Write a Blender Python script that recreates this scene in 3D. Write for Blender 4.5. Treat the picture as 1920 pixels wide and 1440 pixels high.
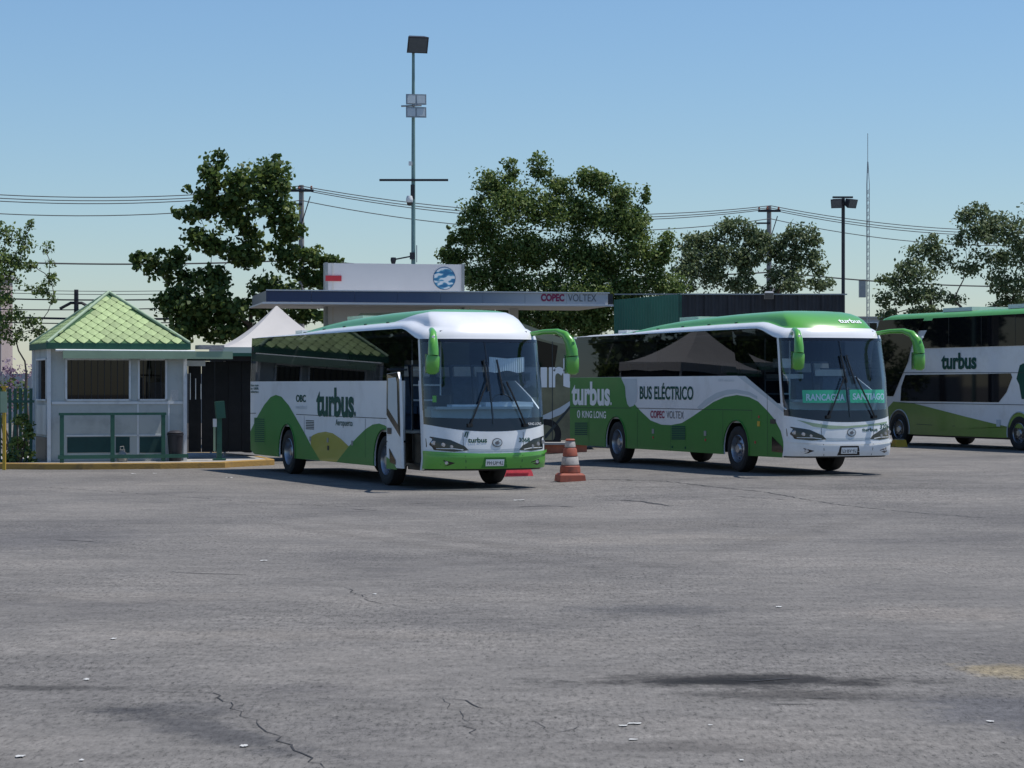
import bpy, bmesh, math, random
from mathutils import Vector, Matrix
import numpy as np
R = math.radians
sc = bpy.context.scene
for o in list(bpy.data.objects): bpy.data.objects.remove(o)
C = sc.collection

# ------------------------------------------------------------------ camera
F, YH, H = 4260.0, 722.0, 2.0            # focal length in photo pixels, horizon row, eye height
cam = bpy.data.cameras.new('camera'); cam.sensor_width = 36; cam.lens = 36*F/1920
cam.shift_y = (YH-720)/1920; cam.clip_start = .5; cam.clip_end = 6000
co = bpy.data.objects.new('camera', cam); C.objects.link(co)
co.location = (0, 0, H); co.rotation_euler = (R(90), 0, 0); sc.camera = co
# ------------------------------------------------------------------ sky and sun
SAZ, SEL = 9.0, 68.0                    # sun azimuth from +X towards +Y, elevation
w = bpy.data.worlds.new('World'); sc.world = w; w.use_nodes = True
nt = w.node_tree; nt.nodes.clear()
sky = nt.nodes.new('ShaderNodeTexSky'); sky.sky_type = 'NISHITA'; sky.sun_disc = False
sky.sun_elevation = R(SEL); sky.sun_rotation = R(90-SAZ); sky.altitude = 0
sky.air_density = 1.22; sky.dust_density = .2; sky.ozone_density = 10.0
bg = nt.nodes.new('ShaderNodeBackground'); bg.inputs[1].default_value = .115
wo = nt.nodes.new('ShaderNodeOutputWorld')
nt.links.new(sky.outputs[0], bg.inputs[0]); nt.links.new(bg.outputs[0], wo.inputs[0])
sl = bpy.data.lights.new('sun', 'SUN'); sl.energy = 4.5; sl.angle = R(.53); sl.color = (1, .955, .9)
so = bpy.data.objects.new('sun', sl); C.objects.link(so)
sd = Vector((math.cos(R(SEL))*math.cos(R(SAZ)), math.cos(R(SEL))*math.sin(R(SAZ)), math.sin(R(SEL))))
so.rotation_euler = sd.to_track_quat('Z', 'Y').to_euler(); so.location = (30, 20, 60)
vs = sc.view_settings; vs.view_transform = 'Standard'; vs.look = 'None'; vs.exposure = 0.0; vs.gamma = 1

# ------------------------------------------------------------------ helpers
def W(px, py, Z):                        # a photo pixel at a known distance -> world
    return Vector(((px-960)*Z/F, Z, H-(py-YH)*Z/F))
def ss(a, b, x):
    t = min(1, max(0, (x-a)/(b-a))); return t*t*(3-2*t)
def G(x, y):                             # the yard rises a little towards the far right
    return .10*ss(.3, 2.8, x)*ss(36, 46, y)
def lerp_table(tab, x):
    if x <= tab[0][0]: return tab[0][1]
    for (a, va), (b, vb) in zip(tab, tab[1:]):
        if x <= b: return va+(vb-va)*(x-a)/(b-a)
    return tab[-1][1]

MATS = {}
def mat(name, col, rough=.6, var=.12, scale=3.0, bump=0., bscale=40., metal=0., coat=0., spec=.5, dirt=None, transl=0., ior=1.5):
    if name in MATS: return MATS[name]
    m = bpy.data.materials.new(name); m.use_nodes = True; n = m.node_tree; L = n.links
    b = n.nodes['Principled BSDF']; b.inputs['Roughness'].default_value = rough
    b.inputs['Metallic'].default_value = metal; b.inputs['Coat Weight'].default_value = coat
    b.inputs['Coat Roughness'].default_value = .05; b.inputs['Specular IOR Level'].default_value = spec; b.inputs['IOR'].default_value = ior
    tc = n.nodes.new('ShaderNodeTexCoord'); no = n.nodes.new('ShaderNodeTexNoise')
    no.inputs['Scale'].default_value = scale; no.inputs['Detail'].default_value = 6; no.inputs['Roughness'].default_value = .65
    L.new(tc.outputs['Object'], no.inputs['Vector'])
    cr = n.nodes.new('ShaderNodeValToRGB'); e = cr.color_ramp.elements
    e[0].position = .3; e[1].position = .7
    d = dirt if dirt else tuple(c*(1-2*var) for c in col)
    e[0].color = (*d, 1) if dirt else (*[c*(1-var) for c in col], 1)
    e[1].color = (*[min(1, c*(1+var)) for c in col], 1)
    if dirt: e[0].position = .22; e[1].position = .5; e[1].color = (*col, 1)
    L.new(no.outputs['Fac'], cr.inputs['Fac']); L.new(cr.outputs['Color'], b.inputs['Base Color'])
    if bump:
        n2 = n.nodes.new('ShaderNodeTexNoise'); n2.inputs['Scale'].default_value = bscale; n2.inputs['Detail'].default_value = 4
        L.new(tc.outputs['Object'], n2.inputs['Vector'])
        bp = n.nodes.new('ShaderNodeBump'); bp.inputs['Strength'].default_value = bump; bp.inputs['Distance'].default_value = .02
        L.new(n2.outputs['Fac'], bp.inputs['Height']); L.new(bp.outputs['Normal'], b.inputs['Normal'])
    MATS[name] = m; return m

def leaf_mat(name, c0, c1, c2):
    if name in MATS: return MATS[name]
    m = bpy.data.materials.new(name); m.use_nodes = True; n = m.node_tree; L = n.links; n.nodes.clear()
    g = n.nodes.new('ShaderNodeNewGeometry'); cr = n.nodes.new('ShaderNodeValToRGB'); e = cr.color_ramp.elements
    e[0].color = (*c0, 1); e[1].color = (*c2, 1); k = e.new(.55); k.color = (*c1, 1)
    L.new(g.outputs['Random Per Island'], cr.inputs['Fac'])
    d = n.nodes.new('ShaderNodeBsdfPrincipled'); d.inputs['Roughness'].default_value = .55; d.inputs['Specular IOR Level'].default_value = .3
    t = n.nodes.new('ShaderNodeBsdfTranslucent'); mx = n.nodes.new('ShaderNodeMixShader'); mx.inputs[0].default_value = .38
    L.new(cr.outputs['Color'], d.inputs['Base Color']); L.new(cr.outputs['Color'], t.inputs['Color'])
    o = n.nodes.new('ShaderNodeOutputMaterial')
    L.new(d.outputs[0], mx.inputs[1]); L.new(t.outputs[0], mx.inputs[2]); L.new(mx.outputs[0], o.inputs[0])
    MATS[name] = m; return m

def glass_mat(name, tint, ior=1.55, rough=.015):
    if name in MATS: return MATS[name]
    m = bpy.data.materials.new(name); m.use_nodes = True; n = m.node_tree; L = n.links; n.nodes.clear()
    tr = n.nodes.new('ShaderNodeBsdfTransparent'); tr.inputs[0].default_value = (*tint, 1)
    gl = n.nodes.new('ShaderNodeBsdfGlossy'); gl.inputs['Roughness'].default_value = rough; gl.inputs[0].default_value = (.92, .95, 1, 1)
    fr = n.nodes.new('ShaderNodeFresnel'); ge = n.nodes.new('ShaderNodeNewGeometry'); ma = n.nodes.new('ShaderNodeMath'); ma.operation = 'MULTIPLY_ADD'   # a thin pane: the same from both sides
    ma.inputs[1].default_value = 1/ior-ior; ma.inputs[2].default_value = ior; L.new(ge.outputs['Backfacing'], ma.inputs[0]); L.new(ma.outputs[0], fr.inputs[0])
    mx = n.nodes.new('ShaderNodeMixShader'); o = n.nodes.new('ShaderNodeOutputMaterial')
    L.new(fr.outputs[0], mx.inputs[0]); L.new(tr.outputs[0], mx.inputs[1]); L.new(gl.outputs[0], mx.inputs[2]); L.new(mx.outputs[0], o.inputs[0])
    MATS[name] = m; return m

def obj(name, verts, faces, m, parent=None, smooth=None):
    me = bpy.data.meshes.new(name); me.from_pydata([tuple(v) for v in verts], [], [tuple(f) for f in faces]); me.update()
    if isinstance(m, str): m = MATS[m]
    me.materials.append(m)
    o = bpy.data.objects.new(name, me); C.objects.link(o)
    if parent: o.parent = parent
    if smooth is not None:
        me.polygons.foreach_set('use_smooth', [True]*len(me.polygons))
        if smooth < 180: me.set_sharp_from_angle(angle=R(smooth))
    return o
def tag(o, label=None, cat=None, group=None, kind=None):
    if label: o['label'] = label
    if cat: o['category'] = cat
    if group: o['group'] = group
    if kind: o['kind'] = kind
    return o
def thing(name, label, cat, loc=(0, 0, 0), rz=0, group=None):
    o = bpy.data.objects.new(name, None); C.objects.link(o); o.empty_display_size = .2
    o.location = loc; o.rotation_euler = (0, 0, rz); return tag(o, label, cat, group)

class MB:
    def __init__(s): s.v = []; s.f = []
    def add(s, v, f):
        k = len(s.v); s.v += [tuple(p) for p in v]; s.f += [tuple(i+k for i in q) for q in f]; return s
    def box(s, c, d, rot=None, ch=0):
        x, y, z = d[0]/2, d[1]/2, d[2]/2
        vs_ = [Vector((sx*x, sy*y, sz*z)) for sz in (-1, 1) for sy in (-1, 1) for sx in (-1, 1)]
        if rot is not None: vs_ = [rot @ q for q in vs_]
        c = Vector(c)
        return s.add([q+c for q in vs_], [(0, 2, 3, 1), (4, 5, 7, 6), (0, 1, 5, 4), (2, 6, 7, 3), (0, 4, 6, 2), (1, 3, 7, 5)])
    def bar(s, p, q, w_, d_=None, up=(0, 0, 1)):
        p, q = Vector(p), Vector(q); d_ = d_ or w_; a = (q-p); ln = a.length; a.normalize()
        u = Vector(up)
        if abs(a.dot(u)) > .98: u = Vector((0, 1, 0))
        b = a.cross(u).normalized(); c = b.cross(a).normalized()
        rot = Matrix((b, a, c)).transposed()
        return s.box((p+q)/2, (w_, ln, d_), rot)
    def tube(s, path, r, seg=8, cap=True):
        path = [Vector(p) for p in path]; n = len(path); rr = r if isinstance(r, (list, tuple)) else [r]*n
        k = len(s.v); prev = None
        for i, p in enumerate(path):
            t = (path[min(i+1, n-1)]-path[max(i-1, 0)]).normalized()
            if prev is None:
                u = Vector((0, 0, 1)) if abs(t.z) < .9 else Vector((1, 0, 0)); prev = t.cross(u).normalized()
            prev = (prev-t*prev.dot(t)).normalized(); b = t.cross(prev)
            for j in range(seg):
                a = 2*math.pi*j/seg; q = rr[i]
                ra, rb = q if isinstance(q, tuple) else (q, q)
                s.v.append(tuple(p+prev*math.cos(a)*ra+b*math.sin(a)*rb))
        for i in range(n-1):
            for j in range(seg):
                j2 = (j+1) % seg; s.f.append((k+i*seg+j, k+i*seg+j2, k+(i+1)*seg+j2, k+(i+1)*seg+j))
        if cap:
            s.f.append(tuple(k+j for j in range(seg))[::-1]); s.f.append(tuple(k+(n-1)*seg+j for j in range(seg)))
        return s
    def lathe(s, prof, seg=32, M=None):      # prof (r, h) about Z
        k = len(s.v); n = len(prof)
        for r, h in prof:
            for j in range(seg):
                a = 2*math.pi*j/seg; p = Vector((r*math.cos(a), r*math.sin(a), h))
                s.v.append(tuple(M @ p if M is not None else p))
        for i in range(n-1):
            for j in range(seg):
                j2 = (j+1) % seg; s.f.append((k+i*seg+j, k+i*seg+j2, k+(i+1)*seg+j2, k+(i+1)*seg+j))
        return s
    def build(s, name, m, parent=None, smooth=None): return obj(name, s.v, s.f, m, parent, smooth)

def tri2d(pts):                          # concave outline -> triangles
    bm = bmesh.new(); f = bm.faces.new([bm.verts.new((x, y, 0)) for x, y in pts])
    f.normal_update(); bmesh.ops.triangulate(bm, faces=[f], ngon_method='EAR_CLIP')
    v = [(q.co.x, q.co.y) for q in bm.verts]; bm.verts.index_update()
    t = [[q.index for q in f.verts] for f in bm.faces]; bm.free(); return v, t
def tri2d_fine(pts, mx):                 # the same, subdivided for bending over a curved surface
    bm = bmesh.new(); f = bm.faces.new([bm.verts.new((x, y, 0)) for x, y in pts])
    f.normal_update(); bmesh.ops.triangulate(bm, faces=[f], ngon_method='EAR_CLIP')
    for _ in range(6):
        es = [e for e in bm.edges if e.calc_length() > mx]
        if not es: break
        bmesh.ops.subdivide_edges(bm, edges=es, cuts=1); bmesh.ops.triangulate(bm, faces=bm.faces[:])
    bm.verts.index_update(); v = [(q.co.x, q.co.y) for q in bm.verts]
    t = [[q.index for q in f.verts] for f in bm.faces]; bm.free(); return v, t

TXT = {}
def text2d(s, bold=.0):                  # lettering as a flat mesh in a unit box
    if (s, bold) in TXT: return TXT[(s, bold)]
    cu = bpy.data.curves.new('lettering', 'FONT'); cu.body = s; cu.offset = bold; cu.resolution_u = 4; cu.fill_mode = 'FRONT'
    o = bpy.data.objects.new('lettering_curve', cu); C.objects.link(o)
    dg = bpy.context.evaluated_depsgraph_get(); me = o.evaluated_get(dg).to_mesh()
    v = np.array([(p.co.x, p.co.y) for p in me.vertices]); f = [tuple(p.vertices) for p in me.polygons]
    o.evaluated_get(dg).to_mesh_clear(); bpy.data.objects.remove(o); bpy.data.curves.remove(cu)
    lo, hi = v.min(0), v.max(0); v = (v-lo)/(hi-lo)
    TXT[(s, bold)] = (v.tolist(), f); return TXT[(s, bold)]

# ------------------------------------------------------------------ materials
mat('bus_white', (.74, .76, .77), .36, .03, 1.4, coat=.35, dirt=(.60, .61, .60))
mat('bus_green', (.034, .20, .026), .4, .06, 2, coat=.08, spec=.35)
mat('bus_green_bright', (.10, .36, .045), .3, .05, 2, coat=.5)
mat('bus_yellow', (.36, .33, .03), .35, .06, 2, coat=.4)
mat('paint_grey', (.47, .53, .56), .4, .04, 2)
mat('letter_green', (.008, .07, .048), .6, .05, 5, spec=.25)
mat('letter_white', (.78, .8, .8), .45, .03, 5)
mat('letter_crimson', (.28, .012, .07), .45, .03, 5)
mat('letter_grey', (.11, .11, .12), .45, .03, 5)
mat('tint_glass', (.006, .007, .009), .03, .1, 1, spec=.5, ior=1.28)
mat('black_plastic', (.012, .012, .013), .42, .2, 6)
mat('black_gloss', (.008, .008, .012), .12, .1, 4, coat=.3)
mat('rubber', (.014, .014, .014), .8, .3, 8)
mat('alloy', (.40, .41, .43), .32, .1, 8, metal=.9)
mat('seam', (.03, .04, .04), .7, .1, 4)
mat('lamp_glass', (.5, .52, .55), .08, .3, 25, metal=.6)
mat('chrome', (.6, .62, .65), .15, .1, 5, metal=.9)
mat('dash', (.36, .38, .36), .7, .1, 5)
mat('seat_fabric', (.07, .10, .15), .85, .2, 8)
mat('interior_light', (.62, .65, .66), .7, .1, 4)
mat('curtain', (.7, .7, .68), .9, .06, 14)
mat('dark_metal', (.02, .02, .026), .5, .2, 5)
mat('steel', (.28, .30, .31), .45, .12, 6, metal=.4)
mat('green_metal', (.02, .095, .065), .55, .15, 4, dirt=(.012, .05, .04))
mat('wall_white', (.45, .48, .46), .75, .07, 1.6, bump=.1, bscale=25, dirt=(.29, .31, .30))
mat('frame_white', (.68, .70, .70), .6, .06, 4, dirt=(.5, .52, .52))
mat('wall_green', (.012, .055, .05), .7, .15, 3)
mat('tile_green', (.33, .43, .19), .7, .14, 5, bump=.2, bscale=30)
_n = MATS['tile_green'].node_tree; _oi = _n.nodes.new('ShaderNodeObjectInfo'); _mr = _n.nodes.new('ShaderNodeMapRange'); _mr.inputs[3].default_value = .78; _mr.inputs[4].default_value = 1.16
_mx = _n.nodes.new('ShaderNodeMix'); _mx.data_type = 'RGBA'; _mx.blend_type = 'MULTIPLY'; _mx.inputs[0].default_value = 1; _b = _n.nodes['Principled BSDF']; _src = _b.inputs['Base Color'].links[0].from_socket
_n.links.new(_oi.outputs['Random'], _mr.inputs[0]); _n.links.new(_src, _mx.inputs[6]); _n.links.new(_mr.outputs[0], _mx.inputs[7]); _n.links.new(_mx.outputs[2], _b.inputs['Base Color'])
mat('tile_gap', (.03, .10, .03), .8, .2, 6)
mat('fascia_green', (.02, .10, .06), .6, .15, 3)
mat('sign_pale_green', (.28, .38, .25), .6, .1, 2)
mat('concrete', (.33, .32, .30), .9, .15, 2.5, bump=.3, bscale=20)
mat('kerb_yellow', (.36, .22, .06), .85, .2, 2.5, bump=.4, bscale=25, dirt=(.10, .08, .06))
mat('fabric_white', (.50, .475, .45), .8, .05, 1.5)
mat('dark_cloth', (.012, .013, .014), .95, .3, 3)
mat('canopy_white', (.62, .62, .63), .5, .03, 1)
mat('canopy_trim', (.60, .58, .55), .5, .05, 2)
mat('red_paint', (.45, .02, .035), .5, .1, 4)
mat('cone_orange', (.29, .075, .045), .75, .2, 9, dirt=(.13, .055, .045))
mat('cone_white', (.36, .34, .32), .7, .15, 12, dirt=(.15, .14, .135))
mat('barrier_red', (.55, .045, .06), .55, .2, 6)
mat('yellow_paint', (.55, .36, .04), .7, .15, 5, dirt=(.3, .2, .05))
mat('bark', (.11, .085, .065), .9, .3, 4, bump=.5, bscale=15)
mat('bark_pale', (.20, .17, .14), .9, .3, 4, bump=.4, bscale=15)
mat('wire', (.02, .025, .03), .7, .1, 1)
mat('pole_concrete', (.26, .25, .235), .9, .12, 2)
mat('pole_teal', (.14, .24, .23), .5, .12, 2)
mat('shed_green', (.035, .155, .105), .55, .14, 1.2)
mat('shed_dark', (.028, .028, .033), .7, .25, 1.5)
mat('paper', (.50, .50, .48), .85, .15, 30)
mat('tan_wrap', (.15, .15, .085), .45, .35, 1.6, coat=.3)
mat('tan_edge', (.28, .28, .19), .5, .1, 3)
mat('tar', (.028, .027, .027), .85, .3, 3)
mat('far_wall', (.42, .34, .31), .9, .08, .4)
mat('far_wall_grey', (.36, .37, .38), .9, .08, .3)
mat('brick_red', (.35, .12, .07), .9, .2, 6)
glass_mat('screen_glass', (.78, .90, .98), 1.7)
glass_mat('coach_side_glass', (.13, .14, .15), 1.27)
glass_mat('booth_glass', (.010, .009, .009), 1.45)
leaf_mat('leaf_dark', (.035, .070, .018), (.09, .145, .034), (.20, .25, .065))
leaf_mat('leaf_mid', (.050, .095, .024), (.125, .19, .048), (.26, .31, .095))
leaf_mat('leaf_grey', (.07, .105, .048), (.14, .19, .08), (.25, .29, .145))
leaf_mat('leaf_flower', (.16, .09, .15), (.30, .20, .28), (.42, .34, .42))

# ------------------------------------------------------------------ ground
def ground_material():
    m = bpy.data.materials.new('asphalt'); m.use_nodes = True; n = m.node_tree; L = n.links
    b = n.nodes['Principled BSDF']; b.inputs['Roughness'].default_value = .9; b.inputs['Specular IOR Level'].default_value = .25
    tc = n.nodes.new('ShaderNodeTexCoord')
    def noise(scale, det=5, rough=.6, stretch=None):
        t = n.nodes.new('ShaderNodeTexNoise'); t.inputs['Scale'].default_value = scale; t.inputs['Detail'].default_value = det; t.inputs['Roughness'].default_value = rough
        if stretch:
            mp = n.nodes.new('ShaderNodeMapping'); mp.inputs['Scale'].default_value = stretch; L.new(tc.outputs['Object'], mp.inputs[0]); L.new(mp.outputs[0], t.inputs['Vector'])
        else: L.new(tc.outputs['Object'], t.inputs['Vector'])
        return t.outputs['Fac']
    def ramp(fac, stops):
        c = n.nodes.new('ShaderNodeValToRGB'); e = c.color_ramp.elements
        e[0].position, e[1].position = stops[0][0], stops[-1][0]
        e[0].color = (*stops[0][1], 1); e[1].color = (*stops[-1][1], 1)
        for p, q in stops[1:-1]: k = e.new(p); k.color = (*q, 1)
        L.new(fac, c.inputs[0]); return c.outputs[0]
    def mul(a, b_, f=1.0):
        x = n.nodes.new('ShaderNodeMix'); x.data_type = 'RGBA'; x.blend_type = 'MULTIPLY'; x.inputs[0].default_value = f
        L.new(a, x.inputs[6]); L.new(b_, x.inputs[7]); return x.outputs[2]
    def mixc(fac, a, col):
        x = n.nodes.new('ShaderNodeMix'); x.data_type = 'RGBA'; L.new(fac, x.inputs[0]); L.new(a, x.inputs[6]); x.inputs[7].default_value = (*col, 1); return x.outputs[2]
    base = ramp(noise(.22, 5, .65), [(.34, (.124, .117, .110)), (.5, (.165, .155, .142)), (.66, (.198, .184, .166))])
    g = lambda v: (v, v, v)
    c = mul(base, ramp(noise(1.3, 6, .7, (.55, 1.3, 1)), [(.3, g(.84)), (.62, g(1.1))]))
    c = mul(c, ramp(noise(7, 5, .75, (.7, .8, 1)), [(.3, g(.76)), (.65, g(1.15))]))
    # exposed aggregate: stronger in worn areas
    agg = ramp(noise(21, 6, .85, (1.25, .34, 1)), [(.36, g(.16)), (.43, g(.66)), (.49, g(.98)), (.57, g(1.1)), (.66, g(1.6))])
    wear = ramp(noise(.35, 4, .6), [(.36, g(.5)), (.62, g(1))])
    x = n.nodes.new('ShaderNodeMix'); x.data_type = 'RGBA'; x.blend_type = 'MULTIPLY'; L.new(wear, x.inputs[0]); L.new(c, x.inputs[6]); L.new(agg, x.inputs[7]); c = x.outputs[2]
    pits = ramp(noise(10, 3, .9, (1.3, .5, 1)), [(.31, g(.22)), (.37, g(1))]); c = mul(c, pits, .85)
    # stains with their own shape: (x, y, rx, ry, rot, colour, strength)
    nz = noise(2.6, 9, .78)
    st = [(1400, 1276, 1.3, .45, 0, (.030, .029, .029), .95), (1370, 1278, .6, .2, 0, (.03, .03, .03), .8), (1480, 1302, .9, .3, .0, (.05, .048, .047), .7), (385, 1368, .28, 1.5, .62, (.075, .077, .083), .9),
          (1215, 1142, .9, .55, 0, (.075, .078, .085), .65), (60, 1010, 1.6, 2.6, 0, (.10, .102, .11), .6), (1900, 1335, .7, .9, 0, (.085, .09, .105), .7), (1890, 1258, .38, .5, .3, (.23, .20, .13), .75),
          (1150, 985, 3, 1.6, 0, (.11, .108, .106), .5), (600, 1190, 2.0, .5, 0, (.19, .185, .178), .5), (330, 1330, .5, .35, 0, (.09, .092, .097), .8), (1640, 920, 3, 1.6, 0, (.11, .11, .11), .5),
          (1000, 1100, 1.2, .5, 0, (.115, .113, .112), .5), (1300, 1400, .8, .25, 0, (.085, .083, .083), .6), (90, 1290, .6, .15, 0, (.06, .06, .06), .7), (780, 1020, .35, 6, .5, (.115, .114, .113), .6), (880, 1015, .35, 6, .5, (.115, .114, .113), .6), (1500, 1000, .4, 7, -.4, (.12, .119, .118), .55), (1250, 1010, 2.2, 1.2, .2, (.185, .18, .172), .5), (250, 1120, 1.4, .7, 0, (.18, .176, .17), .6), (820, 918, 2.5, .7, .4, (.085, .084, .084), .6), (1420, 905, 3.5, .8, .36, (.10, .099, .098), .5), (1750, 1150, 1.1, .8, 0, (.18, .172, .165), .5), (560, 1290, .45, .3, 0, (.10, .10, .105), .6)]
    for px, py, rx, ry, ro, col, stg in st:
        Z = H*F/(py-YH); X = (px-960)*Z/F
        mp = n.nodes.new('ShaderNodeMapping'); mp.vector_type = 'TEXTURE'; mp.inputs['Location'].default_value = (X, Z, 0)
        mp.inputs['Rotation'].default_value = (0, 0, ro); mp.inputs['Scale'].default_value = (rx, ry, 1)
        L.new(tc.outputs['Object'], mp.inputs[0])
        ln = n.nodes.new('ShaderNodeVectorMath'); ln.operation = 'LENGTH'; L.new(mp.outputs[0], ln.inputs[0])
        ad = n.nodes.new('ShaderNodeMath'); ad.operation = 'MULTIPLY_ADD'; L.new(nz, ad.inputs[0]); ad.inputs[1].default_value = 2.6; L.new(ln.outputs['Value'], ad.inputs[2])
        r = n.nodes.new('ShaderNodeMapRange'); L.new(ad.outputs[0], r.inputs[0])
        r.inputs[1].default_value = 1.75; r.inputs[2].default_value = 2.35; r.inputs[3].default_value = stg; r.inputs[4].default_value = 0
        x = n.nodes.new('ShaderNodeMix'); x.data_type = 'RGBA'; x.blend_type = 'MULTIPLY'; L.new(r.outputs[0], x.inputs[0]); L.new(c, x.inputs[6]); x.inputs[7].default_value = (*[q/.15 for q in col], 1); c = x.outputs[2]
    L.new(c, b.inputs['Base Color'])
    bp = n.nodes.new('ShaderNodeBump'); bp.inputs['Strength'].default_value = .5; bp.inputs['Distance'].default_value = .008
    L.new(noise(55, 3, .8), bp.inputs['Height']); L.new(bp.outputs[0], b.inputs['Normal'])
    MATS['asphalt'] = m
ground_material()
xs = [-2500, -600, -200, -90, -50]+[-40+i for i in range(0, 81)]+[50, 90, 200, 600, 2500]
ys = [-300, -40, -5]+[0+2*i for i in range(0, 16)]+[31+i for i in range(0, 60)]+[95, 105, 130, 180, 400, 1200, 5000]
gv = [(x, y, G(x, y)) for y in ys for x in xs]; nx = len(xs)
gf = [(j*nx+i, j*nx+i+1, (j+1)*nx+i+1, (j+1)*nx+i) for j in range(len(ys)-1) for i in range(nx-1)]
yard = obj('asphalt_yard', gv, gf, 'asphalt', smooth=180); tag(yard, kind='structure')

rng = random.Random(4)
def gpt(px, py):
    Z = H*F/(py-YH); X = (px-960)*Z/F; return X, Z
def crack(pts, w0, seed, jit=.035, dz=.004):
    r = random.Random(seed); P = [Vector((*gpt(*p), 0)) for p in pts]; path = []
    for a, b in zip(P, P[1:]):
        k = max(2, int((b-a).length/.12))
        for i in range(k): path.append(a.lerp(b, i/k)+Vector((r.uniform(-jit, jit), r.uniform(-jit, jit)*1.6, 0)))
    path.append(P[-1]); v = []; f = []; n = len(path)
    for i, p in enumerate(path):
        t = (path[min(i+1, n-1)]-path[max(i-1, 0)]).normalized(); s = Vector((-t.y, t.x, 0))
        ww = w0*r.uniform(.25, 1.3)*(1 if 0 < i < n-1 else .1)
        for q in (p+s*ww, p-s*ww): v.append((q.x, q.y, G(q.x, q.y)+dz))
    f = [(2*i, 2*i+1, 2*i+3, 2*i+2) for i in range(n-1)]
    return obj('crack', v, f, 'tar', yard)
for i, (pts, ww) in enumerate([
    ([(270, 1294), (330, 1298), (400, 1300), (435, 1330), (500, 1370), (540, 1396), (610, 1442)], .005),
    ([(820, 1305), (870, 1345), (890, 1380)], .004), ([(870, 1345), (930, 1360)], .003), ([(1000, 1350), (1040, 1375), (1090, 1360)], .003), ([(790, 1300), (850, 1310), (910, 1330)], .005),
    ([(1160, 940), (1200, 942), (1262, 950)], .05), ([(960, 951), (1030, 949), (1080, 951)], .035), ([(770, 944), (825, 943)], .05), ([(660, 955), (712, 957)], .03),
    ([(1080, 903), (1250, 912), (1330, 920), (1430, 928)], .03), ([(1430, 928), (1560, 946), (1700, 960), (1850, 972)], .018), ([(60, 912), (300, 928), (520, 945), (640, 950), (960, 946)], .012),
    ([(100, 1012), (180, 1016)], .02), ([(300, 1072), (460, 1078)], .015), ([(1380, 935), (1480, 940)], .02),
    ([(640, 1100), (700, 1130), (760, 1140)], .006), ([(1480, 1300), (1540, 1296), (1600, 1291)], .008), ([(1420, 1318), (1480, 1322), (1545, 1317)], .008), ([(1350, 1308), (1400, 1305)], .008), ([(1500, 1311), (1580, 1309)], .007), ([(1330, 1277), (1420, 1278), (1500, 1272)], .016)]):
    crack(pts, ww, i)

# ------------------------------------------------------------------ frames: where a pixel's ray meets a thing standing on the yard
class Frame:
    def __init__(s, loc, rz):
        s.loc = Vector(loc); s.rz = rz; s.inv = Matrix.Rotation(-rz, 3, 'Z'); s.cam = s.inv @ (Vector((0, 0, H))-s.loc)
    def ray(s, px, py): return s.inv @ Vector(((px-960)/F, 1, -(py-YH)/F))
    def on(s, px, py, fn, axis):         # point where coordinate[axis] == fn(point)
        d = s.ray(px, py); val = 0.0; p = None
        for _ in range(40):
            p = s.cam+d*((val-s.cam[axis])/d[axis]); nv = fn(p); val = val+(nv-val)*.7
        return p
def on_plane_x(fr, px, py, x0): return fr.on(px, py, lambda p: x0, 0)

# ------------------------------------------------------------------ coaches
YP = [(.25, .14), (.37, .07), (.5, .015), (.62, .0), (.72, .012), (.9, .02), (1.15, .045), (1.5, .085), (2.0, .15), (2.5, .235), (2.87, .31), (3.0, .37), (3.15, .5), (3.3, .72), (3.4, 1.0), (3.47, 1.4), (3.5, 1.9)]
yp = lambda z: lerp_table(YP, z)
DB, NB, HW = .55, 2.6, 1.25
hwf = lambda z: HW if z < 2.05 else HW-.035*(z-2.05)
def skin_y(x, z):
    r = min(abs(x)/hwf(z), .9995); return yp(z)+DB*(1-math.sqrt(1-r**NB))
base_z = lambda a: 2.87+.24*ss(.75, 1.9, a)
TOP = [(0, 3.5), (2.4, 3.5), (3.6, 3.495), (5, 3.465), (6.4, 3.42), (7.4, 3.36), (8.2, 3.29), (8.8, 3.225), (9.2, 3.19), (9.6, 3.18), (12, 3.17)]
AXF, AXR, SK, BELT, LEN = 2.72, 9.13, .37, 2.085, 12.0

def bottom_outline(a0, a1, zs=SK, axles=(AXF, AXR), ra=.60, zc=.5):
    pts = [(a0, zs)]
    for c in sorted(axles):
        h = math.sqrt(ra*ra-(zs-zc)**2)
        if a0 < c-h and c+h < a1:
            t0 = math.atan2(zs-zc, -h)
            if t0 < 0: t0 += 2*math.pi
            t1 = math.atan2(zs-zc, h)
            for i in range(21):
                t = t0+(t1-t0)*i/20; pts.append((c+ra*math.cos(t), zc+ra*1.03*math.sin(t)))
    pts.append((a1, zs)); return pts

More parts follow.
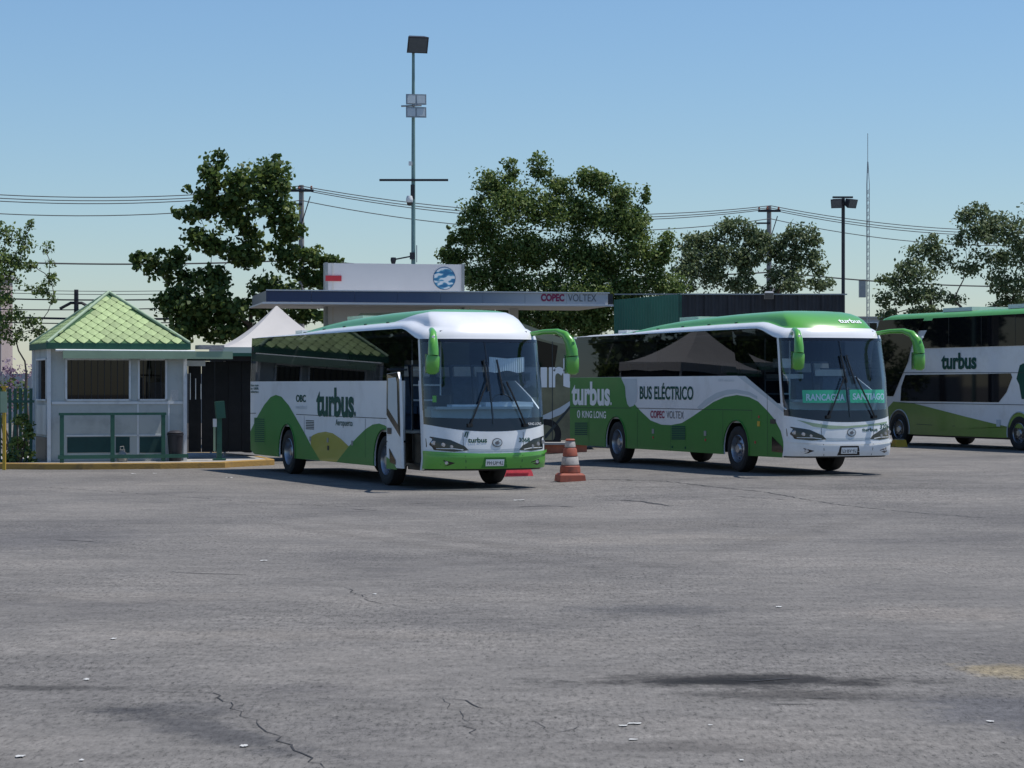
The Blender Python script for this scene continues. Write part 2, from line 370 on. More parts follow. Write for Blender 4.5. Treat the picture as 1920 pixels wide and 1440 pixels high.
class Coach:
    def __init__(s, name, label, ref, rz, e, group):
        c, sn = math.cos(rz), math.sin(rz)
        loc = (ref[0]+HW*c, ref[1]+HW*sn, e)
        s.root = thing(name, label, 'bus', loc, rz, group); s.fr = Frame(loc, rz)
    def side(s, px, py):
        p = s.fr.on(px, py, lambda q: -hwf(q.z), 0); return (p.y, p.z)
    def front(s, px, py):
        p = s.fr.on(px, py, lambda q: skin_y(q.x, q.z), 1); return (p.x, p.z)
    def side_poly(s, name, pts, off, m, parent=None, sgn=-1, thick=0):
        v, t = tri2d(pts); n = len(v)
        V = [(sgn*(hwf(z)+off), a, z) for a, z in v]; Fc = [tuple(q) for q in t]
        if thick:
            V += [(sgn*(hwf(z)+off-thick), a, z) for a, z in v]; Fc += [tuple(i+n for i in q[::-1]) for q in t]
            Fc += [(i, (i+1) % n, (i+1) % n+n, i+n) for i in range(n)]
        return obj(name, V, Fc, m, parent or s.root)
    def side_px(s, name, px, off, m, parent=None, thick=0):
        return s.side_poly(name, [s.side(*p) for p in px], off, m, parent, -1, thick)
    def side_text(s, txt, box, m, parent=None, bold=.02, off=.008):
        (a0, z0), (a1, z1) = s.side(box[0], box[3]), s.side(box[2], box[1])
        v, f = text2d(txt, bold)
        return obj('lettering', [(-(hwf(z0)+off), a0+(a1-a0)*x, z0+(z1-z0)*y) for x, y in v], f, m, parent or s.root)
    def strip(s, p, q, wd, off, m, name='panel_seam', parent=None):
        (a0, z0), (a1, z1) = s.side(*p), s.side(*q); d = Vector((a1-a0, z1-z0)).normalized()*wd/2; nx_, nz_ = -d.y, d.x
        return s.side_poly(name, [(a0+nx_, z0+nz_), (a1+nx_, z1+nz_), (a1-nx_, z1-nz_), (a0-nx_, z0-nz_)], off, m, parent)
    def fpoly(s, name, xz, off, m, parent=None, thick=0):
        v, t = tri2d_fine(xz, .13)
        V = [(x, skin_y(x, z)-off, z) for x, z in v]
        return obj(name, V, t, m, parent or s.root, smooth=40)
    def fpx(s, name, px, off, m, parent=None): return s.fpoly(name, [s.front(*p) for p in px], off, m, parent)
    def ftext(s, txt, box, m, bold=.02, off=.005, parent=None):
        (x0, z0), (x1, z1) = s.front(box[0], box[3]), s.front(box[2], box[1]); v, f = text2d(txt, bold)
        V = []
        for x, y in v:
            X, Zz = x0+(x1-x0)*x, z0+(z1-z0)*y; V.append((X, skin_y(X, Zz)-off, Zz))
        return obj('lettering', V, f, m, parent or s.root)
    def patch(s, name, zlo, zhi, u0, u1, off, m, nu=36, nv=8, parent=None, smooth=45):
        v = []; f = []
        for j in range(nv+1):
            for i in range(nu+1):
                u = u0+(u1-u0)*i/nu; ph = u*math.pi/2; xr = math.copysign(abs(math.sin(ph))**(2/NB), u)
                z = zlo(xr)+(zhi(xr)-zlo(xr))*j/nv
                v.append((xr*(hwf(z)+off), yp(z)+DB*(1-math.cos(ph))-off, z))
        f = [(j*(nu+1)+i, j*(nu+1)+i+1, (j+1)*(nu+1)+i+1, (j+1)*(nu+1)+i) for j in range(nv) for i in range(nu)]
        return obj(name, v, f, m, parent or s.root, smooth)
    def fbar(s, name, px0, px1, off0, off1, wd, m, parent=None, k=4):
        (x0, z0), (x1, z1) = s.front(*px0), s.front(*px1); path = []
        for i in range(k+1):
            t = i/k; x, z = x0+(x1-x0)*t, z0+(z1-z0)*t; path.append((x, skin_y(x, z)-(off0+(off1-off0)*t), z))
        return MB().tube(path, wd/2, 6).build(name, m, parent or s.root, 60)

def wheel(parent, sgn, a, zc=.5, steer=0, twin=False):
    wl = bpy.data.objects.new('wheel', None); C.objects.link(wl); wl.parent = parent
    wl.location = (sgn*(HW-.17), a, zc); wl.rotation_euler = (0, 0, steer); wl.empty_display_size = .1
    M = Matrix.Rotation(R(90)*sgn, 3, 'Y')        # lathe axis Z -> outward
    ty = [(.29, -.14), (.36, -.145), (.45, -.15), (.49, -.125), (.505, -.06), (.505, .06), (.49, .125), (.45, .15), (.36, .145), (.305, .13)]
    MB().lathe(ty, 40, M).build('tyre', 'rubber', wl, 40)
    rim = MB()
    d = -.05 if twin else .0
    rim.lathe([(.305, .13), (.295, .14), (.28, .10), (.262, .02+d), (.20, .045+d), (.165, .07+d), (.125, .075+d), (.12, .11+d), (.09, .14+d), (.0, .145+d)], 40, M)
    ro = rim.build('rim', 'alloy', wl, 40)
    nb = MB()
    for k in range(10):
        t = 2*math.pi*k/10; c = M @ Vector((.145*math.cos(t), .145*math.sin(t), .085+d)); nb.tube([c, c+M @ Vector((0, 0, .03))], .014, 6)
    nb.build('wheel_nut', 'chrome', wl)
    hh = MB()
    for k in range(8):
        t = 2*math.pi*(k+.5)/8; c = M @ Vector((.222*math.cos(t), .222*math.sin(t), .036+d)); hh.tube([c-M @ Vector((0, 0, .02)), c+M @ Vector((0, 0, .008))], .027, 10)
    hh.build('rim_hole', 'black_plastic', wl)
    return wl

def roof_material(name, mode):
    m = bpy.data.materials.new(name); m.use_nodes = True; n = m.node_tree; L = n.links; b = n.nodes['Principled BSDF']
    b.inputs['Roughness'].default_value = .3; b.inputs['Coat Weight'].default_value = .5
    at = n.nodes.new('ShaderNodeAttribute'); at.attribute_name = 'livery'
    gt = n.nodes.new('ShaderNodeMath'); gt.operation = 'GREATER_THAN'; gt.inputs[1].default_value = 0; L.new(at.outputs['Fac'], gt.inputs[0])
    mx = n.nodes.new('ShaderNodeMix'); mx.data_type = 'RGBA'; mx.inputs[6].default_value = (.78, .79, .80, 1); mx.inputs[7].default_value = (.10, .36, .045, 1)
    L.new(gt.outputs[0], mx.inputs[0])
    tc = n.nodes.new('ShaderNodeTexCoord'); no = n.nodes.new('ShaderNodeTexNoise'); no.inputs['Scale'].default_value = 2.5; no.inputs['Detail'].default_value = 6
    L.new(tc.outputs['Object'], no.inputs['Vector'])
    mr = n.nodes.new('ShaderNodeMapRange'); mr.inputs[3].default_value = .86; mr.inputs[4].default_value = 1.08; L.new(no.outputs['Fac'], mr.inputs[0])
    m2 = n.nodes.new('ShaderNodeMix'); m2.data_type = 'RGBA'; m2.blend_type = 'MULTIPLY'; m2.inputs[0].default_value = 1
    L.new(mx.outputs[2], m2.inputs[6]); L.new(mr.outputs[0], m2.inputs[7]); L.new(m2.outputs[2], b.inputs['Base Color'])
    return m

def coach(name, label, ref, rz, e, mode, group=None):
    c = Coach(name, label, ref, rz, e, group); r = c.root
    ye = lambda z: DB+yp(z)
    # --- roof shell with the raised fairing and the forehead
    prof = [(1.214, 0), (1.205, .10), (1.175, .20), (1.125, .28), (1.06, .34), (1.0, .375), (.985, .42), (.965, .52), (.94, .64), (.895, .76), (.82, .86), (.70, .93), (.5, .98), (.25, 1.0), (.02, 1.005)]
    ns, na = 46, 40; v = []; fc = []; lv = []
    for wk, fk in prof:
        z0 = 2.87+fk*.63; yk = yp(min(z0, 3.5)); Dk = DB*wk/HW
        pts = []
        for i in range(ns): a = LEN+.0-(LEN-(yk+Dk))*i/ns; pts.append((-wk, a))
        for i in range(na+1):
            ph = -math.pi/2+math.pi*i/na
            pts.append((wk*math.copysign(abs(math.sin(ph))**(2/NB), ph), yk+Dk*(1-math.cos(ph))))
        for i in range(ns): a = (yk+Dk)+(LEN-(yk+Dk))*(i+1)/ns; pts.append((wk, a))
        for x, a in pts:
            bz = base_z(a); tz = lerp_table(TOP, a); z = bz+fk*(tz-bz)
            if a > 11.6: z -= .05*ss(11.6, 12, a)*(.3+fk)
            v.append((x, a, z))
            pod = fk-.355 if a < 9.4 else -1
            if mode == 1: pod = min(pod, fk-(.37+.5*min(1, max(0, (2.9-a)/1.6))))
            lv.append(pod)
    n = ns*2+na+1
    fc = [(k*n+i, k*n+i+1, (k+1)*n+i+1, (k+1)*n+i) for k in range(len(prof)-1) for i in range(n-1)]
    m = roof_material('roof_paint_%d' % mode, mode)
    ro = obj('roof', v, fc, m, r, 50)
    at = ro.data.attributes.new('livery', 'FLOAT', 'POINT'); at.data.foreach_set('value', lv)
    for (x, a, l_, w_) in ((-.3, 6.5, 1.0, .5), (.25, 8.4, .8, .6), (-.55, 9.9, .5, .35)):
        MB().box((x, a, lerp_table(TOP, a)+.03), (w_, l_, .09)).build('roof_hatch', 'bus_white' if a > 4 else 'bus_green_bright', ro)
    for i in range(5):                    # small bolted clips on the fairing edge
        MB().box((-1.0, 3.2+i*1.35, base_z(4)+.36*(lerp_table(TOP, 3.2+i*1.35)-base_z(4))+.015), (.04, .09, .025)).build('clip', 'letter_green', ro)
    # --- side skins
    glass_front = [(ye(z)+.05, z) for z in (2.86, 2.7, 2.5, 2.3, 2.1)]
    gl_top = [(LEN-.06, base_z(9)-.012)]+[(a, base_z(a)-.012) for a in (6, 3, 1.9, 1.7, 1.5, 1.3, 1.15, 1.02, .95)]
    if mode == 2:
        k1, k2 = c.side(1382, 704.5), c.side(1473, 768)
    else:
        k1, k2 = c.side(724, 713.5), c.side(757, 772)
    zf = 1.50
    for sg in (-1, 1):
        rear = [(LEN-.02, SK+.10), (LEN, .7), (LEN, BELT)]
        if sg == -1 and mode == 1:        # door opening between the wheel and the front pillar
            out = bottom_outline(1.62, LEN-.35)+rear+[(1.62, BELT)]
            fin = [(ye(z), z) for z in (SK, .6, 1.0, 1.5, 2.0, BELT)]
            pil = [(ye(z)+.10, z) for z in (BELT, 2.0, 1.5, 1.0, .6, SK)]
            c.side_poly('door_pillar', fin+pil, .002, 'bus_white', None, sg, .05)
        else:
            out = bottom_outline(ye(SK), LEN-.35)+rear+[k1 if sg < 0 else (1.9, BELT), (k2[0], k2[1]) if sg < 0 else (1.1, 1.75)]+[(ye(z), z) for z in (zf, 1.2, .9, .6)]
        c.side_poly('side_panel', out, 0, 'bus_white', None, sg, .03)
        gtop = gl_top+glass_front[:4]
        if sg == -1 and mode == 1:
            low = [(.80, 2.48), (1.62, 2.48), (1.62, BELT), (LEN-.06, BELT)]
        else:
            low = [(ye(zf+.05)+.045, zf+.08 if sg < 0 else 1.75), (k2[0], k2[1]+.01) if sg < 0 else (1.1, 1.76), (k1[0], k1[1]) if sg < 0 else (1.9, BELT), (LEN-.06, BELT)]
        g = c.side_poly('side_glass', gtop+low, -.004, 'coach_side_glass', None, sg)
        # white pillar that follows the edge of the windscreen
        zz = [2.875, 2.8, 2.6, 2.4, 2.2, 2.0, 1.8, zf] if not (sg == -1 and mode == 1) else [2.875, 2.8, 2.6, 2.4, 2.2, BELT]
        c.side_poly('front_pillar', [(ye(z)-.004, z) for z in zz]+[(ye(z)+.045, z) for z in zz[::-1]], .003, 'bus_white', None, sg, .03)
        c.side_poly('rear_pillar', [(LEN, BELT), (LEN, base_z(9)), (LEN-.06, base_z(9)), (LEN-.06, BELT)], 0, 'black_gloss', None, sg, .03)
    MB().box((0, LEN-.02, 1.75), (2*HW-.08, .04, 2.7)).build('rear_panel', 'bus_white', r)
    # --- underframe, floor and seats
    uf = MB()
    for a0, a1, hw_ in ((.75, AXF-.62, 1.1), (AXF-.62, AXF+.62, .72), (AXF+.62, AXR-.62, 1.18), (AXR-.62, AXR+.62, .62), (AXR+.62, LEN-.4, 1.18)):
        uf.box((0, (a0+a1)/2, .73), (2*hw_, a1-a0-.004, .64))
    uf.build('underframe', 'black_plastic', r)
    MB().box((0, 6.6, 1.09), (2.42, 10.7, .05)).build('floor', 'dash', r)
    MB().box((0, 6.4, 2.98), (2.3, 10.6, .04)).build('ceiling_panel', 'interior_light', r)
    for row in range(9):
        for x in (-.9, -.45, .45, .9):
            a = 2.6+row*.95
            if a > 11.4: continue
            st = MB().box((x, a, 1.5), (.42, .46, .14)); st.box((x, a+.25, 1.98), (.42, .12, .86), Matrix.Rotation(R(-12), 3, 'X')); st.box((x, a, 1.27), (.3, .3, .33))
            st.build('passenger_seat', 'seat_fabric', r)
            if row < 2: MB().box((x, a+.235, 2.26), (.36, .13, .2), Matrix.Rotation(R(-12), 3, 'X')).build('headrest_cover', 'curtain', r)
    ds = MB().box((.72, 1.75, 1.42), (.5, .5, .14)); ds.box((.72, 2.02, 1.86), (.5, .12, .8)); ds.box((.72, 1.75, 1.2), (.3, .3, .3)); ds.build('driver_seat', 'seat_fabric', r)
    db = MB().box((0, .83, 1.33), (2.1, .35, .42)); db.box((0, .78, 1.56), (2.0, .5, .05)); db.box((.72, .95, 1.62), (.6, .3, .12)); db.build('dashboard', 'dash', r)
    MB().tube([(.72+.24*math.cos(t), 1.28+.13*math.sin(t), 1.62+.2*math.sin(t)) for t in [2*math.pi*i/24 for i in range(25)]], .016, 6).build('steering_wheel', 'black_plastic', r, 60)
    for (x0, y0, z0, x1, y1, z1) in ((-.95, 1.95, 1.1, -.95, 1.95, 2.9), (-.35, 1.95, 1.1, -.35, 1.95, 2.9), (-.95, 1.95, 2.0, -.35, 1.95, 2.0), (-.95, 1.95, 2.3, -.35, 1.95, 2.3), (-.95, 1.95, 1.7, -.35, 1.95, 1.7)):
        MB().tube([(x0, y0, z0), (x1, y1, z1)], .018, 8).build('handrail', 'interior_light', r)
    # --- wheels
    for sg in (-1, 1):
        wheel(r, sg, AXF); wheel(r, sg, AXR, twin=True)
    # --- front: bumper, panel, black mask, windscreen
    bot = lambda x: .405
    low_mat = 'bus_green_bright' if mode == 1 else 'bus_white'
    zw = lambda x: 1.115+.14*abs(x)**2.2              # lower edge of the mask
    bl = lambda x: .665+.05*abs(x)**2
    bm_ = c.patch('bumper', bot, bl, -1, 1, .012, low_mat)
    c.patch('bumper_lip', lambda x: bl(x)-.012, lambda x: bl(x)+.035, -.97, .97, .035, low_mat, 40, 2, bm_)
    c.patch('bumper_underside', lambda x: bot(x)-.035, bot, -.98, .98, -.05, 'black_plastic', 36, 2, bm_)
    fp = c.patch('front_panel', lambda x: bl(x)+.0, lambda x: zw(x)+.01, -1, 1, 0, 'bus_white')
    c.patch('corner_panel', zw, lambda x: 1.52, -1, -.935, .002, 'bus_white', 4, 6); c.patch('corner_panel', zw, lambda x: 1.52, .935, 1, .002, 'bus_white', 4, 6)
    c.patch('windscreen_mask', zw, lambda x: 1.36+.03*abs(x)**2, -.94, .94, .001, 'black_gloss', 40, 4)
    for sg in (-1, 1):
        a_, b_ = (-.955, -.885) if sg < 0 else (.885, .955)
        c.patch('windscreen_frame', lambda x: 1.36, lambda x: 2.87, a_, b_, .001, 'black_gloss', 5, 10)
        a_, b_ = (-1, -.955) if sg < 0 else (.955, 1)
        c.patch('screen_pillar', lambda x: 1.5, lambda x: 2.875, a_, b_, .003, 'bus_white', 4, 10)
    c.patch('windscreen', lambda x: 1.36+.03*abs(x)**2, lambda x: 2.87, -.885, .885, 0, 'screen_glass', 44, 16)
    c.patch('windscreen_header', lambda x: 2.82, lambda x: 2.885, -.96, .96, .004, 'black_gloss', 40, 2)
    # --- mirrors on swept arms
    for sg in (-1, 1):
        pth = [(sg*1.02, .62, 2.99), (sg*1.16, .30, 3.03), (sg*1.30, -.02, 3.03), (sg*1.36, -.25, 2.96), (sg*1.405, -.37, 2.82), (sg*1.42, -.42, 2.66), (sg*1.425, -.43, 2.55)]
        h1 = MB().tube(pth, [(.04, .045), (.048, .05), (.056, .058), (.07, .08), (.088, .11), (.10, .13), (.10, .13)], 14).build('mirror_arm', 'bus_green_bright', r, 60)
        MB().tube([(sg*1.425, -.43, 2.545), (sg*1.43, -.43, 2.50), (sg*1.435, -.425, 2.36), (sg*1.435, -.415, 2.25), (sg*1.433, -.41, 2.205)], [(.09, .12), (.10, .13), (.10, .13), (.095, .125), (.055, .075)], 14).build('mirror_housing', 'bus_green_bright', h1, 60)
        MB().box((sg*1.43, -.28, 2.4), (.2, .012, .36)).build('mirror_glass', 'chrome', h1)
        MB().box((sg*1.455, -.505, 2.90), (.05, .03, .04)).build('marker_lamp', 'letter_white', h1)
    # --- lamps, number plate, small print
    for sg in (-1, 1):
        hl = [(sg*.52, .76), (sg*.60, .84), (sg*.86, .96), (sg*1.18, 1.02), (sg*1.235, .98), (sg*1.232, .82), (sg*1.12, .765), (sg*.8, .735)]
        if sg < 0: hl = hl[::-1]
        ho = c.fpoly('headlight', hl, .006, 'black_gloss')
        for (x, z, q) in ((sg*1.13, .90, .050), (sg*.98, .865, .042), (sg*.84, .83, .034)):
            y = skin_y(x, z); yn = skin_y(x+.02*sg, z)
            MB().tube([(x, y+.01, z), (x, y-.022, z)], [q, q*.8], 14).build('lamp_lens', 'lamp_glass', ho, 50)
        st = [(sg*.62, .775), (sg*.80, .80), (sg*1.1, .80), (sg*1.1, .79), (sg*.8, .785), (sg*.64, .762)]
        c.fpoly('light_strip', st if sg > 0 else st[::-1], .010, 'letter_white', ho)
        fg = [(sg*.78, .52), (sg*.98, .575), (sg*1.16, .60), (sg*1.10, .53), (sg*.96, .46), (sg*.90, .47)]
        fo = c.fpoly('fog_light', fg if sg > 0 else fg[::-1], .018, 'black_gloss')
        y = skin_y(sg*.94, .52); MB().tube([(sg*.94, y, .525), (sg*.94, y-.035, .525)], .032, 14).build('lamp_lens', 'lamp_glass', fo, 50)
        c.fpoly('bumper_joint', [(sg*.56, .415), (sg*.572, .415), (sg*.60, .665), (sg*.588, .665)][::sg], .016, 'seam', bm_)
        c.fpoly('panel_joint', [(sg*.62, .80), (sg*.628, .80), (sg*.628, 1.10), (sg*.62, 1.10)][::sg], .004, 'seam', fp)
    c.fpoly('grille_slot', [(-.55, .735), (.55, .735), (.52, .79), (0, .77), (-.52, .79)], .004, 'paint_grey')
    pb = c.fpoly('plate_recess', [(-.27, .42), (.27, .42), (.22, .62), (-.22, .62)], .015, 'bus_green' if mode == 1 else 'black_plastic')
    pl = c.fpoly('number_plate', [(-.19, .455), (.19, .455), (.19, .585), (-.19, .585)], .024, 'letter_white')
    v, f = text2d('PH·DP·42' if mode == 1 else 'LS·BV·92', .01)
    obj('lettering', [(-.165+.33*x, skin_y(-.165+.33*x, .5)-.030, .478+.085*y) for x, y in v], f, 'letter_grey', pl)
    # central windscreen joint
    j0, j1 = ((908, 641), (925, 795)) if mode == 1 else ((1573, 639), (1594, 782))
    c.fbar('screen_joint', j0, j1, .004, .004, .035, 'black_gloss')
    for px in (((813, 627), (822, 631)), ((982, 625), (989, 629))) if mode == 1 else (((1488, 626), (1497, 630)), ((1634, 627), (1640, 630))):
        pass
    for sg in (-1, 1):
        MB().box((sg*.86, .565, 3.03), (.09, .03, .03)).build('marker_lamp', 'letter_grey', ro)
    # wheel-arch lips
    for a in (AXF, AXR):
        pth = [(-(HW+.004), a+.615*math.cos(t), .5+.63*math.sin(t)) for t in [R(-12)+R(204)*i/24 for i in range(25)]]
        MB().tube(pth, .018, 6).build('arch_lip', 'bus_green', r, 60)
    return c

# ---- the coach with its door open, left
z2 = lambda x, y: (450+x/3.273, 480+y/3.273)
z3 = lambda x, y: (740+x/3.790, 540+y/3.790)
z4 = lambda x, y: (1040+x/3.891, 540+y/3.891)
z5 = lambda x, y: (1380+x/3.892, 540+y/3.892)
GB = 'coaches parked side by side in the yard'
b1 = coach('coach', 'white and green coach with its front door open, white forehead, parked next to the booth', (-1.475, 42.823), R(23.19), 0, 1, GB)
r1 = b1.root
ap = b1.side
def below(curve, a_lo, a_hi):            # region between a curve (rear to front) and the skirt line
    return curve[::-1]
hill = [ap(*z2(*p)) for p in ((62, 1075), (110, 980), (150, 912), (188, 866), (220, 852), (255, 864), (300, 917), (350, 1003), (400, 1092), (438, 1165))]
foot1 = (ap(*z2(493, 1250))[0], SK); foot2 = (ap(*z2(592, 1262))[0], SK)
hill[0] = (LEN-.01, hill[0][1])
o = b1.side_poly('painted_hill', [foot1]+bottom_outline(foot1[0], LEN-.35, axles=(AXR,))[1:]+[(LEN-.02, SK+.10)]+hill, .003, 'bus_green')
h2 = [ap(*z2(*p)) for p in ((668, 1168), (720, 1112), (770, 1063), (815, 1034), (855, 1028), (890, 1040), (912, 1056))]
o = b1.side_poly('painted_hill', bottom_outline(1.625, foot2[0], axles=(AXF,))+h2+[(1.625, h2[-1][1]-.02)], .003, 'bus_green')
yl = [ap(*z2(*p)) for p in ((438, 1165), (428, 1118), (450, 1098), (480, 1085), (525, 1078), (570, 1088), (620, 1122), (668, 1168))]
b1.side_poly('painted_hill', [foot2, foot1]+yl, .0035, 'bus_yellow')
b1.side_text('turbus', (*z2(470, 808), *z2(700, 985)), 'letter_green', bold=.035)
b1.side_text('.', (*z2(702, 955), *z2(711, 985)), 'letter_green')
b1.side_text('Aeropuerto', (*z2(588, 1005), *z2(692, 1052)), 'letter_green', bold=.005)
b1.side_text('OBC', (*z2(345, 852), *z2(405, 896)), 'letter_green', bold=.03)
b1.side_text('www.turbus.cl', (*z2(342, 914), *z2(412, 938)), 'paint_grey', bold=0)
for i, t in enumerate(('bus com', 'io 100%', 'eléctrico')):
    b1.side_text(t, (*z2(68, 786+i*20), *z2(115, 800+i*20)), 'letter_green', bold=.02)
for p, q in (((345, 972), (912, 998)), ((65, 965), (100, 965)), ((770, 998), (770, 1240)), ((395, 980), (395, 1090))):
    b1.strip(z2(*p), z2(*q), .014, .004, 'seam')
for i in range(6): b1.strip(z2(405, 1010+i*10), z2(455, 1012+i*10), .02, .005, 'seam', 'vent_slat')
vt = b1.side_px('vent_panel', [z2(88, 992), z2(155, 992), z2(155, 1155), z2(88, 1148)][::-1], .005, 'bus_green')
for i in range(12): b1.strip(z2(92, 1000+i*12.4), z2(152, 1002+i*12.4), .022, .010, 'letter_green', 'vent_slat', vt)
for x, y in ((433, 1122), (540, 1130), (690, 1148), (543, 1178)):
    a, z = ap(*z2(x, y)); MB().box((-HW-.006, a, z), (.014, .10, .10)).build('hatch_lock', 'steel' if x != 543 else 'black_plastic', r1)
# the door leaf swung out and back
lf = [(1.62, .40), (1.62, 2.22), (1.02, 2.25), (.92, 2.12), (.84, 1.4), (.78, .40)]
OFF, BK = .30, .15
dl = b1.side_poly('door', [(a+BK, z) for a, z in lf], OFF, 'bus_white', None, -1, .05)
gl = [(1.615, 1.42), (1.615, 2.215), (1.025, 2.245), (.925, 2.115), (.85, 1.0)]
b1.side_poly('door_glass_frame', [(a+BK, z) for a, z in gl], OFF+.004, 'black_gloss', dl)
gi = [(1.53, 1.55), (1.53, 2.13), (1.10, 2.15), (1.02, 2.05), (.97, 1.24)]
b1.side_poly('door_glass', [(a+BK, z) for a, z in gi], OFF+.008, 'paint_grey', dl)  # opaque grey stands in for the pale reflection on the pane
b1.side_poly('door_handle', [(1.56+BK, 1.05), (1.56+BK, 1.17), (1.34+BK, 1.17), (1.34+BK, 1.05)], OFF+.012, 'black_plastic', dl)
b1.side_poly('door_painted_foot', [(1.62+BK, .37), (1.62+BK, .60), (1.25+BK, .52), (1.02+BK, .37)], OFF+.004, 'bus_green', dl)
b1.side_poly('door_vent', [(1.42+BK, .5), (1.46+BK, .78), (1.1+BK, .55), (1.1+BK, .46)], OFF+.008, 'black_gloss', dl)
MB().tube([(-HW+.05, 1.55, 2.3), (-HW-OFF, 1.75, 2.3)], .02, 8).tube([(-HW+.05, 1.55, .9), (-HW-OFF, 1.75, .9)], .02, 8).build('door_hinge', 'black_plastic', dl)
sp = MB(); sp.box((-1.02, 1.15, .46), (.4, .85, .05)); sp.box((-.85, 1.15, .74), (.34, .85, .05)); sp.box((-.7, 1.15, 1.0), (.3, .85, .05)); sp.box((-1.16, 1.15, .40), (.04, .85, .08)); sp.build('door_step', 'black_plastic', r1)
for a in (.92, 1.5): MB().tube([(-1.1, a, .55), (-1.12, a, 2.4)], .018, 8).build('handrail', 'black_plastic', r1)
MB().box((-.62, 1.15, 1.1), (.03, .85, 1.4)).build('stairwell_panel', 'black_plastic', r1)
# front print
b1.ftext('turbus', (*z3(520, 1062), *z3(655, 1100)), 'letter_green', .03)
b1.ftext('3068', (*z3(883, 1062), *z3(960, 1095)), 'letter_green', .02)
b1.ftext('KING LONG', (*z3(948, 954), *z3(1040, 974)), 'letter_white', .0, .01)
b1.fpx('painted_stripe', [z3(492, 1055), z3(504, 1020), z3(514, 1020), z3(500, 1060)], .006, 'letter_green'); b1.fpx('painted_stripe', [z3(508, 1062), z3(517, 1020), z3(526, 1020), z3(514, 1066)], .006, 'letter_green')
def badge(c, ctr, ra, root):
    x, z = c.front(*ctr); bd = c.fpoly('badge', [(x+ra*1.25*math.cos(t), z+ra*math.sin(t)) for t in [2*math.pi*i/20 for i in range(20)]], .012, 'letter_grey', root)
    c.fpoly('badge_ring', [(x+ra*1.05*math.cos(t), z+ra*.8*math.sin(t)) for t in [2*math.pi*i/20 for i in range(20)]], .016, 'paint_grey', bd)
    c.fpoly('badge_mark', [(x-ra*.7, z-.1*ra), (x-.1*ra, z-.5*ra), (x+ra*.75, z-.05*ra), (x+.2*ra, z+.1*ra), (x+.5*ra, z+.5*ra), (x-.3*ra, z+.25*ra)], .020, 'letter_grey', bd)
badge(b1, z3(728, 1098), .085, r1)
b1.fpx('door_sticker', [z3(268, 765), z3(296, 765), z3(296, 812), z3(268, 812)], .004, 'bus_green_bright')
for (p, q, s_, e_) in ((z3(530, 975), z3(648, 655), z3(625, 510), z3(660, 735)), (z3(925, 975), z3(782, 665), z3(718, 510), z3(768, 760))):
    wa = b1.fbar('wiper_arm', p, q, .05, .09, .035, 'black_plastic'); b1.fbar('wiper_blade', s_, e_, .05, .05, .04, 'black_plastic', wa)
    x, z = b1.front(*p); MB().box((x, skin_y(x, z)-.03, z), (.10, .06, .06)).build('wiper_pivot', 'black_plastic', wa)
# pleated sunshade, tray on the dash, hanging rod
x0, zt = b1.front(*z3(690, 500)); x1, zb = b1.front(*z3(945, 595)); cv = []; cf = []
for i in range(33):
    x = x0+(x1-x0)*i/32; y = skin_y(x, 2.4)+.14+.02*(i % 2)
    cv += [(x, y, zb-.02*math.sin(i*.3)), (x, y-.0, zt+.03*abs(i-16)/16)]
cf = [(2*i, 2*i+2, 2*i+3, 2*i+1) for i in range(32)]
obj('sunshade', cv, cf, 'curtain', r1)
MB().box((.55, .72, 1.62), (1.0, .3, .10)).build('dash_tray', 'interior_light', r1); MB().box((-.35, .70, 1.60), (.6, .28, .05)).build('dash_tray', 'interior_light', r1)

# ---- the closed coach, right
b2 = coach('coach', 'green and white electric coach with closed door and green destination boards behind its windscreen', (5.891, 47.059), R(21.53), .109, 2, GB)
r2 = b2.root; ap = b2.side
top = [(488, 655), (514, 720), (519, 790), (530, 845), (545, 866), (580, 845), (630, 900), (700, 966), (780, 997), (850, 1000), (930, 984), (1000, 941), (1080, 886), (1160, 831), (1240, 796), (1330, 780), (1420, 796), (1485, 828), (1550, 893), (1600, 953), (1650, 1043), (1688, 1130), (1697, 1175)]
tp = [ap(*z4(*p)) for p in top]
fa = DB+yp(.6)+.002
b2.side_poly('painted_wave', bottom_outline(max(fa, DB+yp(SK)+.0), LEN-.35)+[(LEN-.02, SK+.10), (LEN-.002, .7), (LEN-.002, BELT-.002)]+[(tp[0][0], BELT-.002)]+[(max(a, fa), z) for a, z in tp], .003, 'bus_green')
b2.side_px('painted_drop', [z4(*p) for p in ((487, 660), (600, 662), (603, 760), (598, 830), (575, 860), (548, 868), (530, 845), (522, 790), (516, 720))][::-1], .0045, 'paint_grey')
b2.side_px('painted_arc', [z4(*p) for p in ((1040, 872), (1100, 815), (1180, 765), (1260, 742), (1330, 740), (1420, 757), (1480, 790), (1480, 812), (1420, 782), (1330, 768), (1250, 780), (1170, 813), (1100, 862), (1060, 888))][::-1], .0045, 'paint_grey')
b2.side_px('painted_band', [z4(*p) for p in ((1332, 642), (1392, 642), (1672, 880), (1672, 908), (1560, 815))][::-1], .0045, 'paint_grey')
b2.side_text('turbus', (*z4(126, 682), *z4(406, 855)), 'letter_white', bold=.035)
b2.side_text('.', (*z4(408, 832), *z4(418, 855)), 'letter_white')
b2.side_text('KING LONG', (*z4(202, 900), *z4(376, 946)), 'letter_white', bold=.02)
a, z = ap(*z4(177, 920)); lo = b2.side_poly('round_mark', [(a+.10*math.cos(t), z+.10*math.sin(t)) for t in [2*math.pi*i/18 for i in range(18)]], .008, 'letter_white'); b2.side_poly('round_mark_core', [(a+.065*math.cos(t)*(.4 if i % 2 else 1), z+.075*math.sin(t)) for i, t in enumerate([2*math.pi*i/10 for i in range(10)])], .011, 'bus_green', lo)
